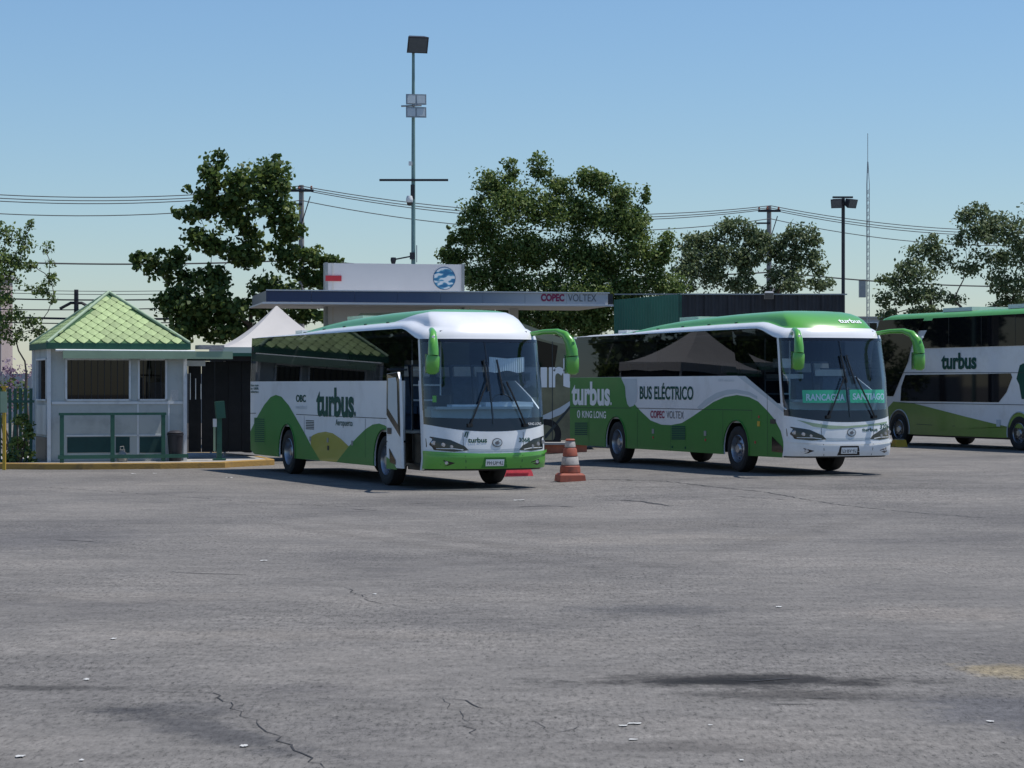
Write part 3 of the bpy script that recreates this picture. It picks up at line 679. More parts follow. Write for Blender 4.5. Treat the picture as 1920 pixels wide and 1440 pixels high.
b2.side_text('BUS ELÉCTRICO', (*z4(622, 692), *z4(1013, 812)), 'letter_green', bold=.022)
b2.side_text('COPEC', (*z4(700, 896), *z4(803, 948)), 'letter_crimson', bold=.03)
b2.side_text('VOLTEX', (*z4(818, 900), *z4(943, 950)), 'letter_grey', bold=.0)
b2.side_text('100% eléctrico', (*z4(1195, 662), *z4(1310, 682)), 'paint_grey', bold=0)
for p, q in (((590, 876), (1440, 892)), ((110, 873), (560, 876)), ((1552, 780), (1556, 1225)), ((252, 880), (252, 1155)), ((605, 900), (605, 1165)), ((848, 1000), (848, 1190)), ((1228, 895), (1228, 1205)), ((1440, 892), (1440, 960))):
    b2.strip(z4(*p), z4(*q), .013, .0055, 'seam')
for j, (x0, x1, y0, y1, k) in enumerate(((145, 245, 980, 1085, 7), (852, 960, 1005, 1118, 8))):
    vt = b2.side_px('vent_panel', [z4(x0, y0), z4(x1, y0), z4(x1, y1), z4(x0, y1)][::-1], .006, 'bus_green')
    for i in range(k): yy = y0+6+i*(y1-y0-10)/k; b2.strip(z4(x0+4, yy), z4(x1-4, yy), .03, .011, 'letter_green', 'vent_slat', vt)
for x, y, m_ in ((720, 1045, 'steel'), (1100, 1060, 'steel'), (720, 1090, 'red_paint'), (1102, 1108, 'red_paint'), (1490, 990, 'yellow_paint'), (1492, 940, 'red_paint'), (860, 1160, 'letter_green'), (955, 1165, 'letter_green'), (1465, 1125, 'red_paint')):
    a, z = ap(*z4(x, y)); q = .11 if m_ in ('steel', 'yellow_paint') else .05
    MB().box((-HW-.006, a, z), (.016, q, q)).build('hatch_lock' if m_ == 'steel' else 'side_marker', m_, r2)
b2.side_px('door_handle', [z4(1575, 955), z4(1615, 958), z4(1615, 992), z4(1575, 990)][::-1], .012, 'black_plastic')
b2.side_px('door_vent', [z4(1588, 1082), z4(1664, 1160), z4(1668, 1203), z4(1586, 1192)][::-1], .010, 'black_gloss')
b2.ftext('turbus', (*z5(920, 1018), *z5(1032, 1047)), 'letter_green', .03)
b2.ftext('3206', (*z5(1050, 990), *z5(1112, 1028)), 'letter_green', .02)
badge(b2, z5(842, 1054), .085, r2)
b2.fpx('painted_swoosh', [z5(*p) for p in ((440, 962), (560, 985), (680, 1002), (800, 1008), (930, 998), (1040, 985), (1100, 973), (1100, 986), (1040, 1000), (930, 1012), (800, 1024), (690, 1030), (560, 1010))][::-1], .005, 'sign_pale_green')
v, f = text2d('turbus', .02)
obj('lettering', [(.10+.60*x, yp(3.2+.09*y)+.42*(1-math.sqrt(1-((.10+.60*x)/.95)**2.6))-.012, 3.2+.09*y+.008) for x, y in v], f, 'letter_white', r2)
for (p, q, s_, e_) in ((z5(668, 940), z5(775, 650), z5(755, 490), z5(800, 690)), (z5(1005, 940), z5(860, 650), z5(795, 490), z5(862, 700))):
    wa = b2.fbar('wiper_arm', p, q, .05, .09, .035, 'black_plastic'); b2.fbar('wiper_blade', s_, e_, .05, .05, .04, 'black_plastic', wa)
    x, z = b2.front(*p); MB().box((x, skin_y(x, z)-.03, z), (.10, .06, .06)).build('wiper_pivot', 'black_plastic', wa)
# destination boards inside the windscreen
for txt, bx, tb in (('RANCAGUA', (492, 745, 815, 838), (515, 772, 800, 822)), ('SANTIAGO', (838, 742, 1095, 838), (855, 768, 1088, 815))):
    xa, zt = b2.front(*z5(bx[0], bx[1])); xb, zb = b2.front(*z5(bx[2], bx[3]))
    brd = bpy.data.objects.new('destination_board', None); C.objects.link(brd); brd.parent = r2
    k = 10; V = []
    for i in range(k+1):
        x = xa+(xb-xa)*i/k; y = skin_y(x, 1.6)+.05; V += [(x, y, zb), (x, y+.03, zt)]
    obj('board', V, [(2*i, 2*i+2, 2*i+3, 2*i+1) for i in range(k)], mat('board_green', (.03, .52, .20), .5, .05, 3), brd)
    xa, zt = b2.front(*z5(tb[0], tb[1])); xb, zb = b2.front(*z5(tb[2], tb[3])); v, f = text2d(txt, .03)
    obj('lettering', [(xa+(xb-xa)*x, skin_y(xa+(xb-xa)*x, 1.6)+.035, zb+(zt-zb)*y) for x, y in v], f, 'letter_white', brd)
for (x, y, zz, w_, h_) in ((-.62, 1.5, 2.36, .75, .2), (-.5, 1.9, 2.08, .9, .1), (.62, 1.9, 2.16, .75, .14)):
    MB().box((x, y, zz), (w_, .03, h_)).build('sunshade', 'curtain', r2)

# ------------------------------------------------------------------ double-decker at the right, its front turned away
def double_decker():
    rz = R(22); Zf = 72.0; Xf = (1686-960)*Zf/F; af = 2.55; e = .10
    fx, fy = -math.sin(rz), math.cos(rz)             # forward, away from the camera
    ref = Vector((Xf+fx*af, Zf+fy*af))               # nearest-side corner of the front
    ctr = ref+Vector((math.cos(rz), math.sin(rz)))*1.28
    loc = (ctr.x, ctr.y, e); th = rz+math.pi
    r = thing('double_decker_bus', 'white and lime double-decker bus with two rows of dark windows, front facing away', 'bus', loc, th)
    fr = Frame(loc, th); X0 = 1.28
    def sd(px, py): p = fr.on(px, py, lambda q: X0, 0); return (p.y, p.z)
    z6 = lambda x, y: sd(1560+x/2.769, 360+y/2.769)
    def poly(name, pts, off, m, parent=None, thick=0):
        v, t = tri2d(pts); n = len(v); V = [(X0+off, a, z) for a, z in v]; fc = [tuple(q) for q in t]
        if thick:
            V += [(X0+off-thick, a, z) for a, z in v]; fc += [tuple(i+n for i in q[::-1]) for q in t]; fc += [(i, (i+1) % n, (i+1) % n+n, i+n) for i in range(n)]
        return obj(name, V, fc, m, parent or r)
    LD, HT = 12.6, 4.02
    yf = lambda z: lerp_table([(.3, .25), (.7, .15), (1.4, .22), (2.2, .3), (3.0, .42), (3.6, .6), (3.95, .8), (4.15, 1.3)], z)
    # body loft: rings in plan, bottom to top
    v = []; fc = []; prof = [(.36, 1.27), (.9, 1.272), (1.6, 1.272), (2.4, 1.272), (3.2, 1.262), (3.6, 1.25), (3.9, 1.225), (4.03, 1.15), (4.12, 1.02), (4.17, .75), (4.19, .3), (4.195, .02)]
    n = 0
    for z, wk in prof:
        pts = [(wk, LD-.05*max(0, z-3)), (wk, yf(z)+.55)]
        for i in range(25):
            ph = math.pi/2-math.pi*i/24; pts.append((wk*math.copysign(abs(math.sin(ph))**(2/2.8), ph), yf(z)+.55*(1-math.cos(ph))))
        pts += [(-wk, yf(z)+.55), (-wk, LD-.05*max(0, z-3))]; n = len(pts)
        v += [(x, a, z) for x, a in pts]
    fc = [(k*n+i, k*n+(i+1) % n, (k+1)*n+(i+1) % n, (k+1)*n+i) for k in range(len(prof)-1) for i in range(n)]
    low = [q for q in fc if q[2] < 6*n+n]
    obj('body', v, [q for q in fc if max(q) < 6*n], 'bus_white', r, 40)
    obj('roof', v, [q for q in fc if min(q) >= 6*n], 'bus_green_bright', r, 40); obj('upper_glass', v, [q for q in fc if min(q) >= 5*n and max(q) < 7*n], 'tint_glass', r, 40)
    # dark wrap-around front glass above and the two window bands
    gl = MB()
    for j, (z, wk) in enumerate([(1.25, 1.276), (2.0, 1.276), (2.8, 1.270), (3.3, 1.264), (3.62, 1.248)]):
        a_end = {0: .95, 1: 1.25, 2: 1.62, 3: 1.95, 4: 2.15}[j]
        pts = [(wk, a_end), (wk, yf(z)+.55)]+[(wk*abs(math.sin(p))**(2/2.8)*(1 if p >= 0 else -1), yf(z)-.006+.55*(1-math.cos(p))) for p in [math.pi/2-math.pi*i/16 for i in range(17)]]
        gl.v += [(x, a, z) for x, a in pts]
    m_ = len(pts); gl.f = [(j*m_+i, j*m_+i+1, (j+1)*m_+i+1, (j+1)*m_+i) for j in range(4) for i in range(m_-1)]
    gl.build('front_glass', 'tint_glass', r, 40)
    fe = [z6(*q) for q in ((480, 655), (412, 800), (395, 880), (360, 960), (318, 1060))]
    poly('front_side_glass', fe+[(min(yf(z)+.50, fe[-1][0]-.02), z) for z in (fe[-1][1], 1.8, 2.4, 3.0, 3.4, fe[0][1])], .0045, 'tint_glass')
    ub = [z6(445, 812), z6(525, 655)]
    ztop = ub[1][1]; zbot = ub[0][1]
    up = poly('upper_windows', [(ub[0][0], zbot), (LD-.3, zbot), (LD-.3, ztop), (ub[1][0], ztop)], .002, 'tint_glass')
    p = [z6(*q) for q in ((380, 950), (360, 1010), (355, 1085), (865, 1092), (905, 1040), (935, 962), (928, 942))]
    lw = poly('lower_windows', p, .002, 'tint_glass')
    for k in range(1, 6):
        a = ub[0][0]+1.75*k; poly('window_joint', [(a, zbot), (a+.02, zbot), (a+.02, ztop), (a, ztop)], .004, 'black_plastic', up)
    # lime skirt
    ax = (af, af+6.55)
    tp = [z6(*q) for q in ((318, 1088), (420, 1096), (560, 1132), (700, 1168), (830, 1200), (925, 1222))]
    end = tp[-1]; tail = [(LD-.1, .62)]
    bo = bottom_outline(.55, LD-.4, .36, ax, .60, .5)
    tp[0] = (max(tp[0][0], .72), tp[0][1])
    mat('lime', (.125, .24, .02), .35, .08, 2, coat=.4)
    poly('painted_skirt', bo+[(LD-.1, .5)]+tail+tp[::-1], .004, 'lime')
    v_, f_ = text2d('turbus', .035); (a0, z0), (a1, z1) = z6(568, 922), z6(750, 832)
    obj('lettering', [(X0+.006, a0+(a1-a0)*x, z0+(z1-z0)*y) for x, y in v_], f_, 'letter_green', r)
    poly('painted_mark', [z6(*q) for q in ((975, 900), (992, 890), (1040, 890), (1040, 1075), (985, 1075), (972, 1000), (958, 970))], .004, 'letter_green')
    for (p0, p1) in (((350, 938), (997, 938)), ((350, 1095), (997, 1105)), ((625, 1215), (640, 1215)), ((520, 1210), (440, 1205))):
        (a0, z0), (a1, z1) = z6(*p0), z6(*p1); poly('panel_seam', [(a0, z0-.008), (a1, z1-.008), (a1, z1+.008), (a0, z0+.008)], .006, 'seam')
    (a, z) = z6(865, 1200); MB().box((X0+.008, a, z), (.02, .18, .2)).build('charge_flap', 'paint_grey', r)
    for sg in (1, -1):
        for a in ax:
            wl = wheel(r, sg, a); wl.location.x = sg*(X0-.11)
            if sg == 1: MB().tube([(X0+.004, a+.61*math.cos(t), .5+.62*math.sin(t)) for t in [R(-12)+R(204)*i/20 for i in range(21)]], .02, 6).build('arch_lip', 'paint_grey', r, 60)
            # dark wheel housing behind the tyre
            pts = [(X0+.0015, a+.598*math.cos(t), .5+.61*math.sin(t)) for t in [R(-13)+R(206)*i/20 for i in range(21)]]
            obj('wheel_housing', [(sg*x, y, z) for x, y, z in pts], [tuple(range(21))], 'black_plastic', r)
    MB().box((0, 6.3, .36), (2.3, 11, .12)).build('underframe', 'black_plastic', r)
    for (a, w_) in ((5.2, 1.6), (8.5, 1.2)): MB().box((.2, a, 4.22), (1.3, w_, .12)).build('roof_hatch', 'bus_white', r)
    for k in range(5):
        MB().box((X0-.2, 4.4+k*1.75, ztop-.34), (.02, .28, .22)).build('headrest_cover', 'curtain', r)
double_decker()

# ------------------------------------------------------------------ coach in a landscape wrap behind the two, mostly hidden
def wrapped_coach():
    Z = 67.6; X0, X1 = -4.9, 2.75
    r = thing('coach', 'olive landscape-wrapped coach with big white letters, standing behind the two coaches', 'bus', (0, Z, .06))
    P = lambda px, py: ((px-960)*Z/F, H-(py-YH)*Z/F-.06)
    side = [(X0, .3), (2.35, .3), (2.72, .7), (2.78, 1.6), (2.6, 2.6), (2.2, 3.05)]+[P(1075, 641), P(1030, 625), P(985, 608), P(930, 589), P(890, 583), P(850, 581)]+[(-2.4, 4.12), (X0+.4, 4.08), (X0, 3.8)]
    v, t = tri2d(side); n = len(v)
    V = [(x, 0, z) for x, z in v]+[(x, 2.5, z) for x, z in v]
    fc = [tuple(q[::-1]) for q in t]+[tuple(i+n for i in q) for q in t]+[(i, (i+1) % n, (i+1) % n+n, i+n) for i in range(n)]
    obj('body', V, fc, 'tan_wrap', r)
    def poly(name, px, off, m, parent=None):
        v, t = tri2d([P(*p) for p in px]); return obj(name, [(x, -off, z) for x, z in v], t, m, parent or r)
    poly('roof_edge', [(880, 578), (930, 590), (985, 609), (1030, 626), (1075, 642), (1075, 648), (1030, 640), (985, 626), (930, 606), (880, 592)], .004, 'tan_edge')
    poly('side_glass', [(880, 596), (985, 632), (1046, 648), (1040, 690), (1000, 690), (880, 690)], .004, 'tint_glass')
    v, f = text2d('turbus', .04); (x0, z0), (x1, z1) = P(966, 727), P(1152, 672)
    obj('lettering', [(x0+(x1-x0)*x, -.008, z0+(z1-z0)*y) for x, y in v], f, 'letter_white', r)
    poly('painted_swoosh', [(960, 785), (1020, 778), (1050, 764), (1080, 745), (1080, 757), (1050, 778), (1020, 790), (960, 797)], .006, 'paint_grey')
    poly('painted_stripe', [(1020, 818), (1072, 756), (1074, 760), (1023, 823)], .008, 'seam')
    for x in (1035, 1006): poly('panel_seam', [(x, 640), (x+1.4, 640), (x+1.4, 830), (x, 830)], .010, 'seam')
    for x in (-5.5, 1.0):
        for yy in (.14, 2.36):
            wl = bpy.data.objects.new('wheel', None); C.objects.link(wl); wl.parent = r; wl.location = (x, yy, .47)
            MB().lathe([(0, -.12), (.28, -.14), (.46, -.15), (.5, -.1), (.5, .1), (.46, .15), (.28, .14), (0, .12)], 28, Matrix.Rotation(R(90), 3, 'X')).build('tyre', 'rubber', wl, 40)
wrapped_coach()
pl = thing('concrete_plinth', 'low tan concrete plinth on the ground in front of the wrapped coach', 'plinth', (1.55, 65.5, G(1.5, 65)))
MB().box((0, 0, .12), (1.2, .6, .24)).build('base', 'brick_red', pl); MB().box((0, 0, .27), (1.36, .76, .06)).build('slab', 'concrete', pl)
bk = thing('bucket', 'small yellow plastic bucket beside the concrete plinth', 'bucket', (.72, 64.9, G(.72, 65)))
MB().lathe([(.0, .0), (.085, .0), (.12, .24), (.13, .25), (.11, .245), (.08, .02), (0, .02)], 20).build('shell', 'yellow_paint', bk, 40); MB().tube([(.12*math.cos(t), -.02-.02*math.sin(t), .24-.12*math.sin(t)) for t in [math.pi*i/10 for i in range(11)]], .006, 6).build('handle', 'steel', bk)
X, Z = gpt(1686, 839)
yb = thing('kerb_block', 'yellow painted concrete block beside the front of the closed coach', 'block', (X*.96, Z*.96, .10), R(21))
MB().add([(-.22, -.14, 0), (.22, -.14, 0), (.22, .14, 0), (-.22, .14, 0), (-.18, -.09, .22), (.18, -.09, .22), (.18, .09, .22), (-.18, .09, .22)], [(0, 3, 2, 1), (4, 5, 6, 7), (0, 1, 5, 4), (1, 2, 6, 5), (2, 3, 7, 6), (3, 0, 4, 7)]).build('block', 'yellow_paint', yb)
MB().box((0, 0, .232), (.3, .12, .02)).build('worn_cap', 'concrete', yb)

# ------------------------------------------------------------------ stepped road cone and red barrier foot
X, Z = gpt(1069, 905); cz = G(X, Z)
cn = thing('traffic_cone', 'tall stepped orange and dirty white traffic cone standing between the coaches', 'traffic cone', (X, Z, cz), R(12))
q = .27; vv = []
bs = MB()
for (h_, s_) in ((0, q), (.13, q-.015), (.17, q-.06)): bs.v += [(sx*s_, sy*s_, h_) for sx, sy in ((-1, -1), (1, -1), (1, 1), (-1, 1))]
bs.f = [(3, 2, 1, 0), (8, 9, 10, 11)]+[(4*k+i, 4*k+(i+1) % 4, 4*k+4+(i+1) % 4, 4*k+4+i) for k in range(2) for i in range(4)]
bs.build('foot', 'cone_orange', cn)
tiers = [(.165, .215, .205, .16, 'cone_orange'), (.325, .185, .165, .18, 'cone_white'), (.505, .155, .135, .18, 'cone_orange'), (.685, .115, .10, .14, 'cone_white'), (.825, .105, .10, .045, 'cone_orange')]
for h_, ra, rb, hh, m_ in tiers:
    MB().lathe([(0, h_), (ra-.02, h_), (ra, h_+.02), (rb, h_+hh-.02), (rb-.02, h_+hh), (0, h_+hh)], 28).build('tier', m_, cn, 40)
X, Z = gpt(967, 893)
br = thing('road_barrier', 'low red plastic road barrier section lying on the asphalt behind the open-door coach', 'barrier', (X, Z, G(X, Z)), R(15))
b_ = MB(); hw_ = .36
pts = [(-.36, .0), (-.33, .10), (-.24, .20), (-.16, .15), (-.06, .22), (.02, .14), (.12, .22), (.20, .16), (.29, .19), (.34, .10), (.36, 0)]
n = len(pts)
b_.v = [(x, -.16+.05*z/.2, z) for x, z in pts]+[(x, .16-.05*z/.2, z*.95) for x, z in pts]
b_.f = [(i, i+1, n+i+1, n+i) for i in range(n-1)]+[tuple(range(n))[::-1], tuple(range(n, 2*n))]
b_.build('foot', 'barrier_red', br)
MB().box((0, -.155, .07), (.5, .02, .03)).build('rib', 'barrier_red', br)

# ------------------------------------------------------------------ kiosk island
KZ = .15
XK, ZK = (93-960)*54.7/F, 54.7; TK = R(20)
def kw(x, y, z=0): c, s_ = math.cos(TK), math.sin(TK); return (XK+x*c-y*s_, ZK+x*s_+y*c, z)
isl = [(-1.3, -.2), (-.3, -.9), (.6, -1.25), (2.4, -1.45), (4.0, -1.3), (4.3, -.9), (5.6, .2), (5.9, 3.2), (5.5, 6.4), (-1.4, 6.4), (-1.5, 1.0)]
iw = [kw(x, y) for x, y in isl]
n = len(iw)
def inset(k): 
    cx, cy = sum(p[0] for p in iw)/n, sum(p[1] for p in iw)/n
    return [(p[0]+(cx-p[0])*k, p[1]+(cy-p[1])*k) for p in iw]
o_, i_ = inset(0), inset(.05)
pv, pt = tri2d(i_)
tag(obj('pavement', [(x, y, KZ-.006) for x, y in pv], pt, 'concrete'), kind='structure')
kb = MB(); kb.v = [(x, y, 0) for x, y in o_]+[(x+(0), y, KZ-.02) for x, y in o_]+[(x, y, KZ) for x, y in inset(.006)]+[(x, y, KZ) for x, y in i_]+[(x, y, 0.02) for x, y in i_]
kb.f = [(k*n+i, k*n+(i+1) % n, (k+1)*n+(i+1) % n, (k+1)*n+i) for k in range(4) for i in range(n)]
tag(kb.build('kerb', 'kerb_yellow'), kind='structure')

KW_, KD = 3.28, 2.5
kio = thing('ticket_booth', 'small white booth with dark windows and a pale green pyramid tile roof', 'booth', (XK, ZK, KZ), TK)
HE = 2.76
kf = Frame((XK, ZK, KZ), TK)
def kp(px, py, y=0): p = kf.on(px, py, lambda q: y, 1); return (p.x, p.z)
def kbox(name, px0, py0, px1, py1, m, parent=None, y0=-.01, y1=.03):
    (x0, za), (x1, zb) = kp(px0, py1), kp(px1, py0)
    return MB().box(((x0+x1)/2, (y0+y1)/2, (za+zb)/2), (x1-x0, y1-y0, zb-za)).build(name, m, parent or kio)
# front wall with two openings
(xa, zb1), (xb, zt1) = kp(122, 752), kp(245, 672); (xc, _), (xd, _) = kp(258, 752), kp(313, 672)
fw = MB(); T = .08
for x0, x1, z0, z1 in ((0, KW_, 0, zb1), (0, KW_, zt1, HE), (0, xa, zb1, zt1), (xb, xc, zb1, zt1), (xd, KW_, zb1, zt1)): fw.box(((x0+x1)/2, T/2, (z0+z1)/2), (x1-x0, T, z1-z0))
wallo = fw.build('wall', 'wall_white', kio)
sw = MB(); s0, s1, = .35, KD-.45
for y0, y1, z0, z1 in ((T, KD, 0, zb1), (T, KD, zt1, HE), (T, s0, zb1, zt1), (s1, KD, zb1, zt1)): sw.box((T/2, (y0+y1)/2, (z0+z1)/2), (T, y1-y0, z1-z0))
sw.build('wall', 'wall_white', kio)
MB().box((KW_-T/2, KD/2+T/2, HE/2), (T, KD-T, HE)).build('wall', 'wall_white', kio)
MB().box((KW_/2, KD-T/2, HE/2), (KW_-2*T, T, HE)).build('wall', 'wall_white', kio)
MB().box((KW_/2, KD/2, .01), (KW_-.2, KD-.2, .02)).build('floor', 'dash', kio)
def window(x0, x1, z0, z1, bars=0):
    f_ = MB(); k = .045
    for a, b, c_, d in ((x0, x1, z0, z0+k), (x0, x1, z1-k, z1), (x0, x0+k, z0, z1), (x1-k, x1, z0, z1)): f_.box(((a+b)/2, -.005, (c_+d)/2), (b-a, .07, d-c_))
    wo_ = f_.build('window', 'frame_white', kio)
    MB().box(((x0+x1)/2, .03, (z0+z1)/2), (x1-x0-2*k, .012, z1-z0-2*k)).build('pane', 'booth_glass', wo_)
    for i in range(bars):
        x = x0+(x1-x0)*(i+1)/(bars+1); MB().box((x, .012, (z0+z1)/2), (.012, .012, z1-z0-2*k)).build('window_bar', 'dark_metal', wo_)
    return wo_
w1 = window(xa, xb, zb1, zt1, 9); w2 = window(xc, xd, zb1, zt1, 4)
for (x, z) in ((xa+.75*(xb-xa)*.52, zb1+.28), (xd-.2, zb1+.26), (xd-.17, zb1+.10)):
    MB().box((x, .5, z), (.12, .01, .22)).build('notice_sheet', 'paper', kio)
MB().box((KW_/2+.3, 1.2, .5), (1.8, .6, 1.0)).build('counter', 'dash', kio)
lwn = MB()
for a, b, c_, d in ((s0, s1, zb1, zb1+.04), (s0, s1, zt1-.04, zt1), (s0, s0+.05, zb1, zt1), (s1-.05, s1, zb1, zt1)): lwn.box((-.005, (a+b)/2, (c_+d)/2), (.07, b-a, d-c_))
lw = lwn.build('window', 'frame_white', kio); MB().box((.03, (s0+s1)/2, (zb1+zt1)/2), (.012, s1-s0-.1, zt1-zb1-.08)).build('pane', 'booth_glass', lw)
MB().box((-.012, (s0+s1)/2, 1.0), (.02, s1-s0-.1, .72)).build('side_panel', 'paint_grey', kio)
MB().box((-.012, (s0+s1)/2+.05, .3), (.02, s1-s0+.1, .56)).build('side_panel', 'dark_metal', kio)
for x, y in ((-.02, -.02), (KW_+.01, -.02), (-.02, KD)): MB().box((x, y, HE/2), (.085, .085, HE)).build('corner_post', 'frame_white', kio)
kbox('wall_trim', 97, 752.5, 343, 758, 'frame_white', None, -.025, -.001)
kbox('wall_trim', 257, 758, 260, 852, 'frame_white', None, -.018, -.001)
kbox('wall_trim', 315, 758, 318, 852, 'frame_white', None, -.018, -.001)
kbox('wall_panel', 126, 819, 210, 849, 'wall_green', None, -.012, -.001); kbox('wall_panel', 217, 819, 243, 849, 'wall_green', None, -.012, -.001); kbox('wall_panel', 262, 819, 302, 849, 'wall_green', None, -.012, -.001)
kbox('wall_trim', 124, 814.5, 303, 818.5, 'frame_white', None, -.018, -.001)
kbox('notice_sheet', 319.5, 731, 334.5, 751, 'paper', None, -.006, -.001)
# roof: fascia, slopes, tiles, hips, finial, gutter and pale green lintel
x0, x1, y0, y1 = -.09, KW_+.08, -.24, KD+.12; ze = HE+.10; ax_, ay_, az_ = (x0+x1)/2, (y0+y1)/2, HE+.10+1.27
rf = obj('roof', [(x0, y0, ze), (x1, y0, ze), (x1, y1, ze), (x0, y1, ze), (ax_, ay_, az_)], [(0, 1, 4), (1, 2, 4), (2, 3, 4), (3, 0, 4), (3, 2, 1, 0)], 'tile_gap', kio)
fb = MB()
fb.box(((x0+x1)/2, y0-.012, HE+.03), (x1-x0+.05, .025, .15)); fb.box(((x0+x1)/2, y1+.012, HE+.03), (x1-x0+.05, .025, .15)); fb.box((x0-.012, (y0+y1)/2, HE+.03), (.025, y1-y0, .15)); fb.box((x1+.012, (y0+y1)/2, HE+.03), (.025, y1-y0, .15))
fb.build('fascia', 'fascia_green', kio)
MB().box(((x0+x1)/2, (y0+y1)/2, HE-.02), (x1-x0, y1-y0, .03)).build('soffit', 'frame_white', kio)
for a, b in (((x0, y0), 0), ((x1, y0), 0), ((x1, y1), 0), ((x0, y1), 0)):
    MB().tube([(a[0], a[1], ze+.02), (ax_, ay_, az_+.03)], .045, 8).build('hip_cap', 'sign_pale_green', rf, 60)
TS = .285
tm = MB(); hh = TS*.56            # scallop tile: pointed below, thicker at its lower edge
out = [(u*.93, v*.86) for u, v in ((0, -hh), (.14*TS, -hh*.82), (.34*TS, -hh*.46), (.48*TS, -hh*.06), (.46*TS, hh*.10), (.26*TS, hh*.55), (0, hh*.92), (-.26*TS, hh*.55), (-.46*TS, hh*.10), (-.48*TS, -hh*.06), (-.34*TS, -hh*.46), (-.14*TS, -hh*.82))]
nt_ = len(out); lift = lambda v: .028-.018*(v+hh)/(2*hh)
tm.v = [(u, v, lift(v)) for u, v in out]+[(u, v, lift(v)-.024) for u, v in out]+[(0, -hh*.1, lift(0)+.010)]
tm.f = [(i, (i+1) % nt_, 2*nt_) for i in range(nt_)]+[(i+nt_, (i+1) % nt_+nt_, (i+1) % nt_, i) for i in range(nt_)]
tile0 = tm.build('tile', 'tile_green'); tme = tile0.data; bpy.data.objects.remove(tile0)
apex = Vector((ax_, ay_, az_))
for A, B in (((x0, y0), (x1, y0)), ((x0, y1), (x0, y0)), ((x1, y0), (x1, y1))):
    A = Vector((*A, ze)); B = Vector((*B, ze)); mid = (A+B)/2; u = (B-A).normalized(); vdir = (apex-mid); hgt = vdir.length; vdir.normalize(); nrm = u.cross(vdir).normalized()
    half = (B-A).length/2; row = 0; vv = hh*.7
    while vv < hgt-.08:
        wdt = half*(1-vv/hgt); offu = 0 if row % 2 == 0 else TS/2
        k = int((wdt+TS)/TS)+1
        for i in range(-k, k+1):
            uu = i*TS+offu
            if abs(uu) > wdt-.02: continue
            p = mid+u*uu+vdir*vv
            t = bpy.data.objects.new('tile', tme); C.objects.link(t); t.parent = rf
            t.matrix_local = Matrix.Translation(p) @ Matrix((u, vdir, nrm)).transposed().to_4x4()
        vv += hh*.90; row += 1
gt_ = MB().tube([(.1, -.29, HE-.075), (KW_+.2, -.29, HE-.085)], .028, 8).build('gutter', 'frame_white', kio, 60)
(xl, zl), (xr, zr) = kp(118, 672, -.36), kp(436, 659, -.36)
MB().box(((xl+xr)/2, -.36, (zl+zr)/2), (xr-xl, .05, zr-zl)).build('lintel_sign', 'sign_pale_green', kio)
MB().box((KW_+.6, -.15, HE+.02), (.62, .5, .10)).build('link_beam', 'concrete', kio)

# green tubular guard frame in front of the booth
gr = thing('guard_rail', 'green square-tube guard rail in front of the white booth', 'railing', kw(.25, -.55, KZ), TK)
yl_ = -.55; gx = lambda px, py: kp(px, py, yl_)
xs_ = [gx(p, 820)[0]-.25 for p in (116, 211, 306)]; zt_ = gx(211, 778)[1]
for x in xs_: MB().box((x, 0, zt_/2), (.09, .07, zt_)).build('post', 'green_metal', gr)
MB().box(((xs_[0]+xs_[2])/2, 0, zt_+.025), (xs_[2]-xs_[0]+.14, .08, .06)).build('rail', 'green_metal', gr)
MB().box(((xs_[0]+xs_[2])/2+.25, 0-.055, .13), (xs_[2]-xs_[0]+.7, .035, .09)).build('rail', 'green_metal', gr)
bn = thing('litter_bin', 'dark plastic litter bin standing at the right end of the guard rail', 'bin', kw(2.98, -.36, KZ), TK)
MB().lathe([(0, 0), (.15, 0), (.19, .62), (.205, .63), (.205, .67), (.18, .67), (.17, .6), (0, .5)], 20).build('bin_body', 'dark_metal', bn, 40)
MB().lathe([(.19, .672), (.2, .69), (.12, .74), (0, .75)], 20).build('lid', 'dark_metal', bn, 40)
bg_ = thing('cloth_bag', 'small grey cloth bag set down behind the guard rail', 'bag', kw(1.68, -.4, KZ), TK)
MB().lathe([(0, 0), (.12, .0), (.14, .08), (.11, .2), (.06, .25), (.07, .29), (0, .28)], 12).build('sack', 'concrete', bg_, 60)
MB().tube([(-.04, 0, .27), (-.05, 0, .36), (.03, 0, .37), (.04, 0, .27)], .012, 6).build('strap', 'concrete', bg_)

# barrier pedestal
p = W(411, 858, 56.0)
bp_ = thing('barrier_pedestal', 'green barrier pedestal with a boxy head at the end of the yellow kerb', 'pedestal', (p.x, 56.0, KZ), R(14))
MB().box((0, 0, .52), (.12, .12, 1.04)).build('post', 'green_metal', bp_); MB().box((0, 0, .02), (.3, .3, .04)).build('base_plate', 'green_metal', bp_)
MB().box((.02, 0, 1.24), (.22, .26, .42), Matrix.Rotation(R(-5), 3, 'Y')).build('head', 'green_metal', bp_)
MB().box((-.12, -.02, .62), (.05, .05, .78)).build('conduit', 'sign_pale_green', bp_); MB().box((-.11, -.02, .92), (.09, .06, .2)).build('switch_box', 'frame_white', bp_)

